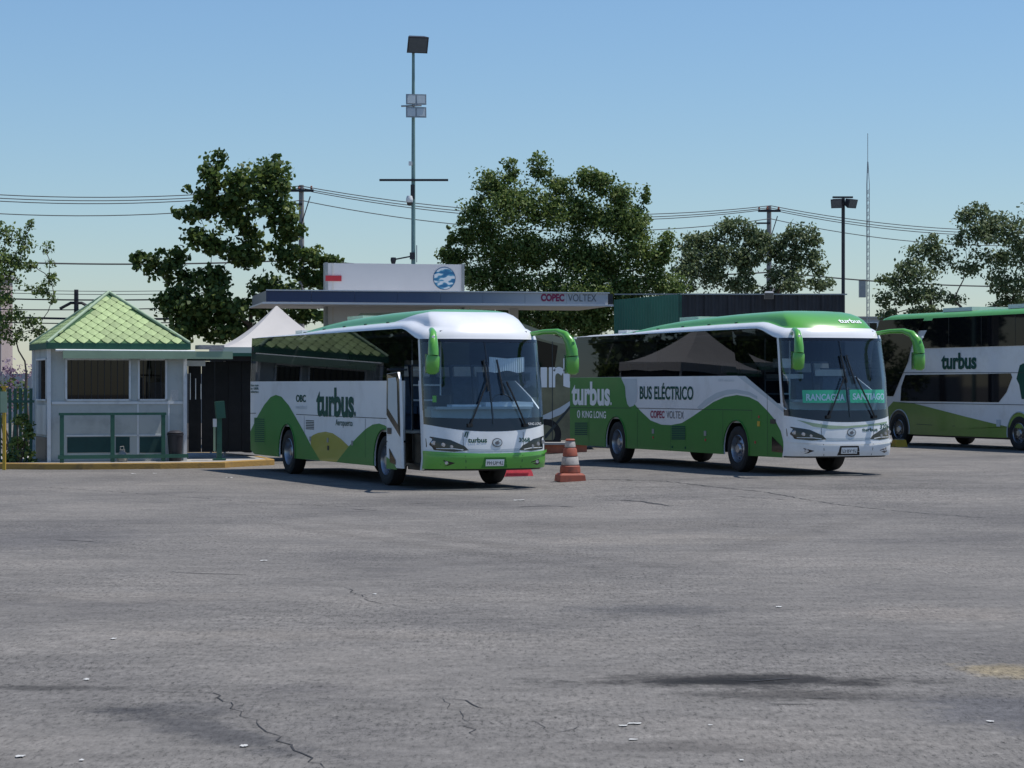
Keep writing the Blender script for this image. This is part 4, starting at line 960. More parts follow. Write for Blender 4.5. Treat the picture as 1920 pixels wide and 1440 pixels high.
# ------------------------------------------------------------------ white gazebo and the dark gateway behind it
gz = thing('gazebo_tent', 'white peaked gazebo tent with dark side curtain between booth and coach', 'tent', (-6.32, 61.0, KZ-.006), R(14))
hw_, ev, pk = 1.62, 2.84, 3.98
for sx in (-1, 1):
    for sy in (-1, 1): MB().box((sx*(hw_-.04), sy*(hw_-.04), ev/2), (.05, .05, ev)).build('leg', 'frame_white', gz)
v = []; k = 12; fcs = []
for j in range(k+1):
    s_ = j/k; rr = hw_*(1-s_)+.02*s_; zz = ev+(pk-ev)*(s_**1.55)
    ring = []
    for e_ in range(4):
        A = [(-1, -1), (1, -1), (1, 1), (-1, 1)][e_]; B = [(1, -1), (1, 1), (-1, 1), (-1, -1)][e_]
        for i in range(8):
            t = i/8; x = A[0]+(B[0]-A[0])*t; y = A[1]+(B[1]-A[1])*t; sag = .10*math.sin(math.pi*t)*(1-s_)
            ring.append((x*rr*(1-sag*.25), y*rr*(1-sag*.25), zz-sag*.4*s_*2))
    v += ring
n = 32
fcs = [(j*n+i, j*n+(i+1) % n, (j+1)*n+(i+1) % n, (j+1)*n+i) for j in range(k) for i in range(n)]+[tuple(k*n+i for i in range(n))]
obj('canopy', v, fcs, 'fabric_white', gz, 40)
vl = MB(); vl.v = [(x*1.003, y*1.003, ev+.005) for x, y, z in v[:n]]+[(x*1.006, y*1.006, ev-.24-.02*math.sin(i*1.7)) for i, (x, y, z) in enumerate(v[:n])]; vl.f = [(i, (i+1) % n, n+(i+1) % n, n+i) for i in range(n)]
vl.build('valance', 'fabric_white', gz)
for (x0, y0, x1, y1) in ((-1.58, -1.58, 1.58, -1.58), (-1.58, 1.58, -1.58, -1.58), (1.58, -1.58, 1.58, 1.58)):
    c_ = MB(); kk = 24
    for i in range(kk+1):
        t = i/kk; x = x0+(x1-x0)*t; y = y0+(y1-y0)*t; o2 = .03*math.sin(i*1.9); c_.v += [(x+o2*(y1 != y0), y+o2*(x1 != x0), .12+.03*math.sin(i)), (x, y, ev-.1)]
    c_.f = [(2*i, 2*i+2, 2*i+3, 2*i+1) for i in range(kk)]; c_.build('side_curtain', 'dark_cloth', gz, 60)
# dark boarded gateway between booth and tent
gw = thing('gateway_screen', 'dark boarded gateway screen with pale gate bars beside the booth', 'gate', kw(KW_+.1, 1.7, KZ), R(14))
for i in range(9): MB().box((.17+i*.34, 0, 1.3), (.325, .04, 2.3)).build('board', 'dark_cloth', gw)
for x in (0, 3.1): MB().box((x-.02, 0, 1.32), (.08, .08, 2.64)).build('post', 'dark_metal', gw)
MB().box((1.5, 0, 2.52), (3.2, .10, .12)).build('top_rail', 'dark_metal', gw)
for i in range(5): MB().box((.12+i*.135, -.10, 1.95-.11*i*.6), (.022, .02, .95-.14*i)).build('gate_bar', 'frame_white', gw)
MB().box((.42, -.10, 2.40), (.7, .02, .14)).build('gate_board', 'frame_white', gw); MB().box((.28, -.12, .95), (.03, .03, .16)).build('gate_handle', 'frame_white', gw)
hd = MB().box((0, 0, 0), (3.1, 2.2, .08)); hdo = hd.build('roof_sheet', 'fascia_green', gw); hdo.location = (1.5, .4, 2.62)

# side fence and yellow post left of the booth
fn = thing('picket_fence', 'dark green metal picket fence left of the booth', 'fence', kw(-.25, .9, 0), R(176))
for i in range(14): MB().box((.07+i*.13, 0, .97), (.07, .03, 1.9)).build('picket', 'green_metal', fn)
for z in (.3, 1.6): MB().box((.95, .035, z), (1.95, .035, .06)).build('rail', 'green_metal', fn)
for i, (px, Zp, hh_) in enumerate(((8, 53.5, 1.95),)):
    p = W(px, 800, Zp); yp_ = thing('yellow_post', 'slim yellow painted steel post beside the green picket fence', 'post', (p.x, Zp, 0))
    MB().box((0, 0, hh_/2), (.07, .07, hh_)).build('post', 'yellow_paint', yp_); MB().box((0, 0, hh_+.01), (.13, .13, .03)).build('cap', 'yellow_paint', yp_)
    MB().box((.0, -.06, hh_-.35), (.16, .012, .5)).build('plate', 'sign_pale_green' if i == 0 else 'paint_grey', yp_)

# ------------------------------------------------------------------ charging canopy with its fascia, parapet sign
def charging_canopy():
    Z0 = 72.0; T_ = R(12); X0 = (502-960)*Z0/F
    r = thing('charging_canopy', 'long flat canopy with a blue to silver fascia and lettering at its right end', 'canopy', (X0, Z0, 0), T_)
    fr = Frame((X0, Z0, 0), T_); P = lambda px, py, y=0: fr.on(px, py, lambda q: y, 1)
    xr = P(1140, 560).x; zt = P(502, 545).z; zb = zt-.36; D = 4.6
    m = bpy.data.materials.new('fascia_paint'); m.use_nodes = True; n = m.node_tree; L = n.links; b = n.nodes['Principled BSDF']; b.inputs['Roughness'].default_value = .35
    tc = n.nodes.new('ShaderNodeTexCoord'); sx = n.nodes.new('ShaderNodeSeparateXYZ'); L.new(tc.outputs['Object'], sx.inputs[0])
    mr = n.nodes.new('ShaderNodeMapRange'); mr.inputs[1].default_value = 0; mr.inputs[2].default_value = xr; L.new(sx.outputs[0], mr.inputs[0])
    cr = n.nodes.new('ShaderNodeValToRGB'); e = cr.color_ramp.elements
    e[0].position = 0; e[0].color = (.018, .035, .10, 1); e[1].position = .80; e[1].color = (.50, .50, .52, 1)
    for p_, c_ in ((.22, (.022, .045, .12)), (.45, (.05, .085, .17)), (.62, (.19, .23, .30))): k = e.new(p_); k.color = (*c_, 1)
    L.new(mr.outputs[0], cr.inputs[0]); L.new(cr.outputs[0], b.inputs['Base Color'])
    np_ = 8; fo = None
    for i in range(np_):
        a, c = xr*i/np_, xr*(i+1)/np_
        v = [(a+.004, 0, zb), (c-.004, 0, zb), (c-.004, 0, zt), (a+.004, 0, zt), (a+.004, .05, zb), (c-.004, .05, zb), (c-.004, .05, zt), (a+.004, .05, zt)]
        obj('fascia_panel', v, [(0, 1, 2, 3), (7, 6, 5, 4), (0, 4, 5, 1), (3, 2, 6, 7), (0, 3, 7, 4), (1, 5, 6, 2)], m, r)
    obj('fascia_end', [(-.002, .0, zb), (-.002, .0, zt), (-.002, D, zt), (-.002, D, zb), (-.05, D, zb), (-.05, D, zt), (-.05, .0, zt), (-.05, 0, zb)], [(0, 1, 2, 3), (4, 5, 6, 7), (0, 7, 6, 1), (1, 6, 5, 2), (2, 5, 4, 3), (0, 3, 4, 7)], m, r)
    MB().box((xr+.09, .1, (zt+zb)/2), (.16, .2, zt-zb-.02)).build('end_cap', 'dark_metal', r)
    MB().box((xr/2, D/2, zb-.02), (xr+.3, D+.1, .05)).build('soffit', 'canopy_trim', r)
    MB().box((xr/2, -.03, zb-.03), (xr+.34, .06, .06)).build('drip_edge', 'canopy_white', r); MB().box((xr/2, .0, zt+.02), (xr+.1, .1, .035)).build('top_trim', 'canopy_white', r)
    MB().box((xr/2, D/2+.1, zt-.05), (xr-.1, D-.2, .06)).build('roof_deck', 'canopy_trim', r)
    MB().box((1.9, 1.2, zb-.055), (2.6, .2, .03)).build('strip_light', 'canopy_white', r)
    for x in (2.6, 8.6): MB().box((x, 3.0, zb/2), (.28, .28, zb-.05)).build('column', 'canopy_white', r)
    for t, bx, m_, bo in (('COPEC', (1014, 551, 1058, 565), 'letter_crimson', .05), ('VOLTEX', (1065, 552, 1118, 565), 'letter_grey', .0)):
        p0, p1 = P(bx[0], bx[3]), P(bx[2], bx[1]); v, f = text2d(t, bo)
        obj('lettering', [(p0.x+(p1.x-p0.x)*x, -.012, p0.z+(p1.z-p0.z)*y) for x, y in v], f, m_, r)
    # tall sign wall behind the fascia
    sg = thing('sign_wall', 'white sign wall rising above the canopy, with a red bar and a blue globe emblem', 'sign', (X0, Z0, 0), T_)
    ys_ = 2.4; q0, q1 = P(612, 540, ys_), P(868, 496, ys_)
    MB().box(((q0.x+q1.x)/2, ys_+.2, q1.z/2), (q1.x-q0.x, .4, q1.z)).build('board', 'canopy_white', sg)
    for px in (612, 868):
        x = P(px, 520, ys_).x; MB().box((x, ys_+.19, q1.z/2+.01), (.09, .46, q1.z+.02)).build('edge_post', 'steel', sg)
    MB().box((P(624, 520, ys_).x, ys_-.012, q1.z/2), (.05, .02, q1.z-.02)).build('edge_strip', 'canopy_trim', sg)
    a0, a1 = P(610, 527, ys_), P(640, 517, ys_); MB().box(((a0.x+a1.x)/2, ys_-.03, (a0.z+a1.z)/2), (a1.x-a0.x, .03, a1.z-a0.z)).build('red_bar', 'red_paint', sg)
    c0 = P(833, 522, ys_); ra = 20.5*74.5/F
    gm = bpy.data.materials.new('globe_print'); gm.use_nodes = True; n = gm.node_tree; L = n.links; b = n.nodes['Principled BSDF']; b.inputs['Roughness'].default_value = .4
    tc = n.nodes.new('ShaderNodeTexCoord'); mp = n.nodes.new('ShaderNodeMapping'); mp.inputs['Scale'].default_value = (3.2, 1, 6.5); mp.inputs['Location'].default_value = (1.3, 0, .35); L.new(tc.outputs['Object'], mp.inputs[0])
    no = n.nodes.new('ShaderNodeTexNoise'); no.inputs['Scale'].default_value = 1.0; no.inputs['Detail'].default_value = 1.0; L.new(mp.outputs[0], no.inputs['Vector'])
    cr = n.nodes.new('ShaderNodeValToRGB'); e = cr.color_ramp.elements; e[0].position = .40; e[0].color = (.02, .13, .28, 1); e[1].position = .56; e[1].color = (.62, .68, .72, 1); k = e.new(.50); k.color = (.05, .26, .42, 1)
    L.new(no.outputs['Fac'], cr.inputs[0]); L.new(cr.outputs[0], b.inputs['Base Color'])
    dv = [(ra*1.06*math.cos(t), -.015, ra*1.06*math.sin(t)) for t in [2*math.pi*i/36 for i in range(36)]]
    d1 = obj('emblem_rim', dv, [tuple(range(36))], mat('rim_blue', (.02, .10, .22), .4), sg); d1.location = (c0.x, ys_, c0.z)
    d2 = obj('emblem', [(x/1.06, -.022, z/1.06) for x, y, z in dv], [tuple(range(36))], gm, sg); d2.location = (c0.x, ys_, c0.z)
charging_canopy()

# ------------------------------------------------------------------ lamp posts
def floodlight(parent, loc, size, rx, rz_, m='dark_metal', lens=True):
    h = MB(); w_, d, t = size
    h.v = [(-w_/2, -t/2, -d/2), (w_/2, -t/2, -d/2), (w_/2, -t/2, d/2), (-w_/2, -t/2, d/2), (-w_*.36, t/2, -d*.36), (w_*.36, t/2, -d*.36), (w_*.36, t/2, d*.36), (-w_*.36, t/2, d*.36)]
    h.f = [(0, 1, 2, 3), (7, 6, 5, 4), (0, 4, 5, 1), (1, 5, 6, 2), (2, 6, 7, 3), (3, 7, 4, 0)]
    o_ = h.build('floodlight', m, parent); o_.location = loc; o_.rotation_euler = (rx, 0, rz_)
    if lens: MB().box((0, -t/2-.006, 0), (w_*.86, .01, d*.86)).build('lens', mat('lens_grey', (.10, .11, .12), .1, .1, 6), o_)
    return o_
ZL = 80.0; k = ZL/F; p = W(775, 722, ZL)
lp = thing('lamp_post', 'tall slim teal lamp post with flood lamps, crossbar and cameras behind the sign wall', 'lamp post', (p.x, ZL, 0))
hz = lambda y: H-(y-YH)*k
MB().tube([(0, 0, 0), (0, 0, hz(340)), (0, 0, hz(95))], [.085, .07, .05], 12).build('pole', 'pole_teal', lp, 60)
floodlight(lp, (.13, -.1, hz(82)), (.74, .60, .36), R(28), R(14)); MB().tube([(0, 0, hz(98)), (.05, 0, hz(88))], .03, 8).build('bracket', 'dark_metal', lp)
for j, yy in enumerate((188, 212)):
    fl = floodlight(lp, (.10, -.14, hz(yy)), (.72, .38, .10), R(-6), R(8), 'steel', False)
    for sx in (-1, 1): MB().box((sx*.17, -.056, 0), (.28, .012, .28)).build('lens', 'paint_grey', fl)
MB().tube([(-.42, -.15, hz(200)), (.3, -.2, hz(199))], .03, 8).build('bracket', 'steel', lp)
MB().box((0.02, -.08, hz(338)), (2.42, .07, .075)).build('crossbar', 'dark_metal', lp)
MB().box((-.02, -.08, hz(360)), (.14, .14, .5)).build('junction_box', 'dark_metal', lp)
cm = MB().lathe([(0, .16), (.09, .15), (.12, .05), (.12, -.05), (.1, -.08), (0, -.08)], 16).build('dome_camera', 'frame_white', lp, 40); cm.location = (-.13, -.16, hz(376))
cd = MB().lathe([(.095, -.081), (.085, -.15), (.05, -.19), (0, -.2)], 16).build('dome', 'black_gloss', cm, 40)
MB().box((-.1, -.1, hz(307)), (.12, .12, .14)).build('antenna_box', 'frame_white', lp)
ca = MB().tube([(0, -.05, hz(480)), (-.68, -.1, hz(487))], .025, 8).build('camera_arm', 'dark_metal', lp)
MB().lathe([(0, .10), (.09, .09), (.10, 0), (.07, -.12), (0, -.15)], 14).build('arm_camera', 'dark_metal', ca, 40).location = (-.70, -.1, hz(488))
MB().box((.12, -.05, hz(476)), (.03, .03, .6)).build('whip_aerial', 'steel', lp); MB().box((-.03, -.05, hz(480)), (.18, .16, .24)).build('camera_box', 'dark_metal', lp)
ZL = 70.0; k = ZL/F; p = W(1581, 722, ZL)
l2 = thing('lamp_post', 'short dark lamp post with two flood lamps behind the closed coach', 'lamp post', (p.x, ZL, .1))
hz2 = lambda y: H-(y-YH)*k-.1
MB().tube([(0, 0, 0), (0, 0, hz2(372))], .055, 10).build('pole', 'dark_metal', l2, 60)
floodlight(l2, (-.20, -.14, hz2(381)), (.36, .28, .22), R(20), R(-20)); floodlight(l2, (.20, -.14, hz2(381)), (.36, .28, .22), R(20), R(35))
MB().box((-.02, -.03, hz2(370)), (.62, .12, .05)).build('crossbar', 'dark_metal', l2)

# ------------------------------------------------------------------ corrugated shed behind the closed coach
def shed():
    Zc = 68.0; Xc = (1275-960)*Zc/F; zt = H+(722-551)*Zc/F
    r = thing('corrugated_shed', 'corrugated shed with a green end wall and a dark long wall behind the closed coach', 'shed', (Xc, Zc, .1))
    def sheet(p0, p1, z0, z1, m, name, amp=.035, per=.22):
        p0, p1 = Vector(p0), Vector(p1); d = (p1-p0); ln = d.length; d.normalize(); nn = Vector((d.y, -d.x)); v = []; k = int(ln/per)*4+1
        for i in range(k+1):
            q = p0+d*ln*i/k; o_ = (0, amp, amp, 0)[i % 4]; q = q+nn*o_; v += [(q.x, q.y, z0), (q.x, q.y, z1)]
        return obj(name, v, [(2*i, 2*i+2, 2*i+3, 2*i+1) for i in range(k)], m, r)
    e = Vector((-1.75, 4.8))
    ns = 6
    for i in range(ns): sheet(e*(1-i/ns), e*(1-(i+1.07)/ns), 0, zt-.1, 'shed_green', 'green_sheet')
    X1 = (1583-960)*Zc/F-Xc; ns = 7
    for i in range(ns): sheet((X1*i/ns, .02*i), (X1*(i+1)/ns, .02*(i+1)), 0, zt-.1-.002*(i % 2), 'shed_dark', 'dark_sheet')
    MB().box((0, -.0, (zt-.1)/2), (.10, .10, zt-.1)).build('corner_trim', 'green_metal', r)
    obj('roof', [(0, -.06, zt-.09), (X1+.1, .08, zt-.09), (X1+e.x, e.y, zt+.1), (e.x, e.y, zt+.1), (0, -.06, zt-.13), (X1+.1, .08, zt-.13), (X1+e.x, e.y, zt+.06), (e.x, e.y, zt+.06)], [(0, 1, 2, 3), (7, 6, 5, 4), (0, 4, 5, 1), (1, 5, 6, 2), (2, 6, 7, 3), (3, 7, 4, 0)], 'steel', r)
    f = floodlight(r, (W(1440, 553, Zc).x-Xc, -.2, H+(722-553)*Zc/F-.1), (.28, .22, .14), R(35), 0, 'steel')
    MB().tube([(W(1442, 553, Zc).x-Xc, -.16, zt-.22), (W(1452, 520, Zc).x-Xc, .1, zt+.05)], .03, 8).build('lamp_bracket', 'dark_metal', r)
shed()

# ------------------------------------------------------------------ utility poles, lines and mast
def upole(X, Y, top, label, arm=True):
    r = thing('utility_pole', label, 'utility pole', (X, Y, 0))
    MB().tube([(0, 0, 0), (0, 0, top)], [.17, .11], 10).build('pole', 'pole_concrete', r, 60)
    if arm:
        MB().box((0, -.12, top-.25), (1.1, .09, .11)).build('crossarm', 'dark_metal', r); MB().box((-.3, -.12, top-.85), (.7, .07, .08)).build('crossarm', 'dark_metal', r)
        for x in (-.5, -.1, .45): MB().lathe([(0, 0), (.05, .01), (.06, .06), (.035, .09), (.05, .13), (0, .16)], 10).build('insulator', 'brick_red', r, 40).location = (x, -.12, top-.19)
        MB().tube([(.35, -.1, top-1.3), (-.02, -.1, top-.2)][::-1] if False else [(.4, -.1, top-.5), (.02, -.1, top-1.7)], .025, 6).build('brace', 'dark_metal', r)
    return r
PX, PY = [-31.0, -9.27, 12.56, 34.4], [89.0, 100.0, 111.0, 122.0]
upole(PX[1], PY[1], 10.8, 'concrete utility pole rising through the large-leaved tree next to the booth')
upole(PX[2], PY[2], 10.75, 'concrete utility pole rising behind the tree next to the short lamp post')
def wire(p, q, sag, r=.022, label=None, group=None, n=22):
    p, q = Vector(p), Vector(q); pts = [p.lerp(q, i/n)-Vector((0, 0, sag*4*(i/n)*(1-i/n))) for i in range(n+1)]
    o_ = MB().tube(pts, r, 5).build('power_line', 'wire'); return tag(o_, label, 'power line', group)
SPAN = ['reaching the large-leaved tree from beyond the booth', 'strung between the two concrete utility poles', 'running on over the double-decker bus']
for i in range(3):
    for j, (dx, dz) in enumerate(((-.45, 10.72), (.0, 10.66), (.45, 10.62), (-.3, 10.1))):
        wire((PX[i], PY[i]-.1+dx, dz), (PX[i+1], PY[i+1]-.1+dx, dz), (.9, .8, .8)[i]+.05*j, .02, 'thin dark overhead wire '+SPAN[i], 'overhead wires '+SPAN[i])
    wire((PX[i], PY[i]-.2, 7.55), (PX[i+1], PY[i+1]-.2, 7.5), .45, .035, 'single thick cable hung lower than the wires '+SPAN[i])
ZQ = 125.0
dp = thing('utility_pole', 'dark distant utility pole with a bent crossarm showing behind the booth roof', 'utility pole', (W(143, 0, ZQ).x, ZQ, 0))
MB().tube([(0, 0, 0), (0, 0, W(0, 543, ZQ).z)], [.2, .12], 8).build('pole', 'dark_metal', dp, 60)
MB().tube([(-.9, 0, W(0, 579, ZQ).z), (-.3, 0, W(0, 568, ZQ).z), (.3, 0, W(0, 568, ZQ).z), (.9, 0, W(0, 579, ZQ).z)], .09, 6).build('crossarm', 'dark_metal', dp)
for j, (y0, y1, r_) in enumerate(((541, 543, .018), (547, 549, .018), (558, 559, .04), (579, 574, .03), (592, 596, .06), (603, 602, .03))):
    p, q = W(-60, y0, ZQ-.25), W(420, y1, ZQ-.25)
    wire(p, q, .12, r_, 'far overhead wire crossing behind the booth roof', 'far lines behind the booth')
# lattice mast
ZM = 140.0; mp_ = W(1627, 722, ZM); tz = W(0, 250, ZM).z
ms = thing('radio_mast', 'slender lattice radio mast standing far behind the short lamp post', 'mast', (mp_.x, ZM, 0))
tri_ = [(.10, 0), (-.05, .087), (-.05, -.087)]
for x, y in tri_: MB().tube([(x, y, 0), (x, y, tz*.82), (x*.2, y*.2, tz*.9)], .022, 5).build('mast_leg', 'steel', ms)
lt = MB(); zc = .2
while zc < tz*.82-.5:
    for i in range(3):
        a, b = tri_[i], tri_[(i+1) % 3]; lt.tube([(*a, zc), (*b, zc+.45)], .012, 4, False)
    zc += .45
lt.build('lattice', 'steel', ms); MB().tube([(0, 0, tz*.86), (0, 0, tz)], .02, 6).build('aerial', 'steel', ms)
MB().box((-.35, -.1, W(0, 541, ZM).z), (.4, .3, 1.1)).build('equipment_box', 'steel', ms)

# ------------------------------------------------------------------ trees
def leaves(name, clumps, n, size, m, parent, seed, up=.35, aspect=.62):
    g = np.random.default_rng(seed)
    C_ = np.array([c[0] for c in clumps]); S = np.array([c[1] for c in clumps]); wts = np.array([c[2] for c in clumps]); wts = wts/wts.sum()
    idx = g.choice(len(clumps), n, p=wts); d = g.normal(size=(n, 3)); d /= np.linalg.norm(d, axis=1)[:, None]
    rad = g.random(n)**.45
    P = C_[idx]+d*rad[:, None]*S[idx]
    nr = d*.7+g.normal(size=(n, 3))*.7; nr[:, 2] += up; nr /= np.linalg.norm(nr, axis=1)[:, None]
    t = g.normal(size=(n, 3)); t[:, 2] -= .6; t -= nr*(t*nr).sum(1)[:, None]; t /= np.linalg.norm(t, axis=1)[:, None]; b = np.cross(nr, t)
    L_ = size*(.65+.7*g.random(n))[:, None]; Wd = L_*aspect
    v = np.empty((n, 6, 3)); f = []
    v[:, 0] = P-t*L_*.5; v[:, 1] = P-t*L_*.1+b*Wd*.5-nr*L_*.06; v[:, 2] = P+t*L_*.2+b*Wd*.36-nr*L_*.05; v[:, 3] = P+t*L_*.5-nr*L_*.12; v[:, 4] = P+t*L_*.2-b*Wd*.36-nr*L_*.05; v[:, 5] = P-t*L_*.1-b*Wd*.5-nr*L_*.06
    base = np.arange(n)*6; fa_ = np.stack([base, base+1, base+2, base+3], 1); fb_ = np.stack([base, base+3, base+4, base+5], 1)
    F_ = np.concatenate([fa_, fb_])
    me = bpy.data.meshes.new(name); me.vertices.add(n*6); me.vertices.foreach_set('co', v.reshape(-1)); me.loops.add(len(F_)*4); me.loops.foreach_set('vertex_index', F_.reshape(-1))
    me.polygons.add(len(F_)); me.polygons.foreach_set('loop_start', np.arange(len(F_))*4); me.polygons.foreach_set('loop_total', np.full(len(F_), 4)); me.update(); me.validate()
    me.materials.append(MATS[m]); o_ = bpy.data.objects.new(name, me); C.objects.link(o_); o_.parent = parent; o_['kind'] = 'stuff'; return o_

def tree(name, label, Z, base_px, fork_py, blobs, n, size, leafm, seed, depth=.8, barkm='bark', trunk_r=.2, sub=9, twig=3, aspect=.62, spread=.46, gz_=0.0, fill=1.2):
    rnd = random.Random(seed); k = Z/F; bx = W(base_px, 0, Z).x
    r = thing(name, label, 'tree', (bx, Z, gz_))
    loc = lambda px, py, dy=0: Vector((W(px, py, Z).x-bx, dy, W(px, py, Z).z-gz_))
    fork = loc(base_px+rnd.uniform(-6, 6), fork_py); tk = MB()
    tk.tube([(0, 0, -.05), fork*.35+Vector((rnd.uniform(-.1, .1), 0, 0)), fork*.7+Vector((rnd.uniform(-.1, .1), 0, 0)), fork], [trunk_r*1.25, trunk_r, trunk_r*.9, trunk_r*.8], 9)
    clumps = []; nodes = [(fork*.6, trunk_r*.9, 0), (fork*.85, trunk_r*.85, 0), (fork.copy(), trunk_r*.8, 0)]
    cs = []
    for (px, py, rx, ry) in blobs:
        rxm, rym = rx*k, ry*k; dm = (rxm+rym)/2*depth
        cs.append((loc(px, py, rnd.uniform(-1, 1)*dm*.9), rxm, rym, dm))
    cs.sort(key=lambda q: (q[0]-fork).length)
    for c, rxm, rym, dm in cs:
        st, r0, dep = min(nodes, key=lambda q: (q[0]-c).length+.35*max(0, q[0].z-c.z)+.25*q[2])
        r0 = max(.014, r0*.72); L0 = (c-st).length
        pts = [st]; kk = 4
        for i in range(1, kk+1):
            t = i/kk; pts.append(st.lerp(c, t)+Vector((rnd.uniform(-.06, .06)*L0, rnd.uniform(-.06, .06)*L0, math.sin(math.pi*t)*.10*L0))*(1 if i < kk else 0))
        rad = [r0*(1-.42*i/kk) for i in range(kk+1)]
        tk.tube(pts, rad, 6)
        for i in range(2, kk+1): nodes.append((pts[i], rad[i], dep+1))
        for s_ in range(sub):
            d = Vector((rnd.gauss(0, 1), rnd.gauss(0, 1), rnd.gauss(0, 1))).normalized(); q = rnd.uniform(.35, 1.0)
            e = c+Vector((d.x*rxm*q, d.y*dm*q, d.z*rym*q)); sz = spread*min(rxm, rym)*rnd.uniform(.5, 1.2)
            clumps.append((tuple(e), (sz*1.15, sz*1.15, sz*.8), rxm*rym*rnd.uniform(.5, 1.3)))
            if s_ < twig:
                m1 = c.lerp(e, .5)+Vector((rnd.uniform(-.1, .1), rnd.uniform(-.1, .1), .08)); tk.tube([c, m1, e+(e-c)*.12], [r0*.3, r0*.2, .006], 4)
        clumps.append((tuple(c), (rxm*.8, dm*.8, rym*.8), rxm*rym*fill))
    tk.build('trunk', barkm, r, 60)
    leaves('crown', clumps, n, size, leafm, r, seed, aspect=aspect)
    return r
tree('broadleaf_tree', 'dark large-leaved tree between the booth roof and the canopy', 86, 470, 610,
     [(405, 320, 38, 34), (455, 345, 55, 45), (385, 360, 35, 32), (515, 345, 40, 38), (510, 310, 20, 22), (365, 395, 34, 26), (440, 400, 60, 45), (520, 400, 42, 40), (545, 430, 26, 36), (390, 450, 44, 34), (460, 470, 55, 45), (530, 480, 36, 40),
      (275, 490, 32, 20), (320, 485, 40, 24), (345, 520, 40, 24), (290, 505, 26, 20), (330, 560, 46, 34), (370, 560, 56, 44), (310, 575, 34, 28), (400, 520, 40, 30), (350, 605, 56, 32), (430, 585, 55, 44), (490, 560, 45, 45), (545, 560, 40, 40), (590, 480, 34, 26), (615, 500, 24, 26), (580, 520, 34, 34), (575, 590, 40, 22), (460, 620, 50, 22), (405, 625, 40, 20)],
     17000, .185, 'leaf_dark', 11, trunk_r=.16, sub=12, aspect=.85, spread=.62, fill=2.0)
tree('leafy_tree', 'wide dense bushy tree with upright shoots behind the canopy lettering', 90, 1040, 620,
     [(958, 320, 16, 30), (1010, 318, 20, 30), (1050, 350, 26, 32), (1105, 335, 28, 32), (1130, 345, 22, 28), (1165, 370, 26, 30), (1212, 365, 9, 24), (930, 355, 32, 34), (895, 400, 30, 32), (960, 390, 48, 46), (1030, 400, 44, 40), (1100, 400, 55, 46), (1160, 420, 45, 45), (1195, 420, 28, 40), (870, 440, 24, 26), (845, 450, 10, 26), (835, 480, 14, 22), (860, 490, 34, 32), (920, 460, 55, 48), (990, 470, 60, 50), (1060, 480, 60, 50), (1130, 490, 60, 50), (1200, 480, 45, 45), (1240, 480, 26, 34), (1250, 450, 18, 18), (900, 525, 45, 32), (960, 540, 60, 45), (1040, 550, 60, 45), (1110, 550, 60, 45), (1180, 545, 60, 42), (1235, 530, 36, 30), (1000, 600, 70, 30), (1080, 600, 70, 35), (1130, 590, 50, 40), (940, 590, 50, 26), (1260, 545, 24, 22)],
     72000, .13, 'leaf_mid', 23, trunk_r=.15, sub=16, aspect=.6, spread=.75, fill=3.0)
tree('round_tree', 'rounded grey-green tree with a leaning forked trunk behind the dark shed wall', 104, 1447, 560,
     [(1360, 430, 34, 24), (1320, 450, 34, 26), (1295, 470, 26, 24), (1400, 440, 34, 28), (1430, 460, 26, 30), (1350, 480, 46, 32), (1290, 505, 28, 26), (1400, 490, 34, 32), (1330, 520, 46, 28), (1390, 535, 36, 24), (1480, 440, 16, 18), (1465, 455, 18, 18), (1505, 440, 24, 22), (1530, 450, 16, 20), (1525, 480, 22, 24), (1490, 490, 26, 24), (1480, 530, 34, 24), (1530, 535, 24, 20), (1540, 505, 14, 14), (1280, 540, 24, 18), (1440, 545, 24, 16), (1458, 480, 22, 24), (1455, 515, 20, 20), (1500, 465, 22, 20)],
     18000, .145, 'leaf_grey', 37, trunk_r=.14, sub=14, spread=.75, fill=3.0)
tree('open_tree', 'airy tree with visible branches rising behind the double-decker bus', 88, 1815, 600,
     [(1835, 395, 30, 18), (1860, 410, 38, 24), (1810, 410, 24, 18), (1890, 440, 34, 30), (1840, 440, 40, 26), (1915, 470, 30, 34), (1800, 450, 20, 18), (1750, 455, 20, 22), (1730, 470, 26, 20), (1765, 490, 30, 24), (1700, 500, 26, 20), (1720, 520, 36, 24), (1680, 525, 22, 18), (1655, 525, 12, 10), (1700, 555, 42, 22), (1660, 560, 18, 16), (1740, 550, 36, 22), (1860, 490, 34, 26), (1880, 530, 40, 26), (1915, 540, 30, 30), (1820, 500, 26, 22), (1670, 590, 26, 16), (1730, 585, 40, 16), (1890, 570, 40, 16), (1790, 560, 20, 14), (1940, 420, 30, 30), (1950, 500, 40, 50)],
     15000, .13, 'leaf_grey', 41, trunk_r=.12, sub=14, twig=6, spread=.85, fill=3.0)
tree('sparse_tree', 'sparse young tree with thin bare branches left of the booth', 66, 48, 700,
     [(5, 440, 22, 26), (30, 440, 26, 20), (10, 480, 36, 26), (55, 425, 14, 14), (35, 490, 20, 20), (85, 465, 14, 12), (60, 500, 18, 14), (95, 495, 12, 10), (75, 540, 26, 18), (100, 560, 14, 10), (60, 600, 24, 16), (20, 590, 30, 20), (15, 560, 26, 18), (30, 630, 34, 18), (75, 620, 22, 12), (-20, 500, 40, 60), (5, 620, 26, 30), (45, 460, 18, 22), (90, 520, 16, 14), (20, 520, 30, 22)],
     4200, .10, 'leaf_mid', 53, trunk_r=.05, sub=10, twig=9, spread=.85, fill=2.0)

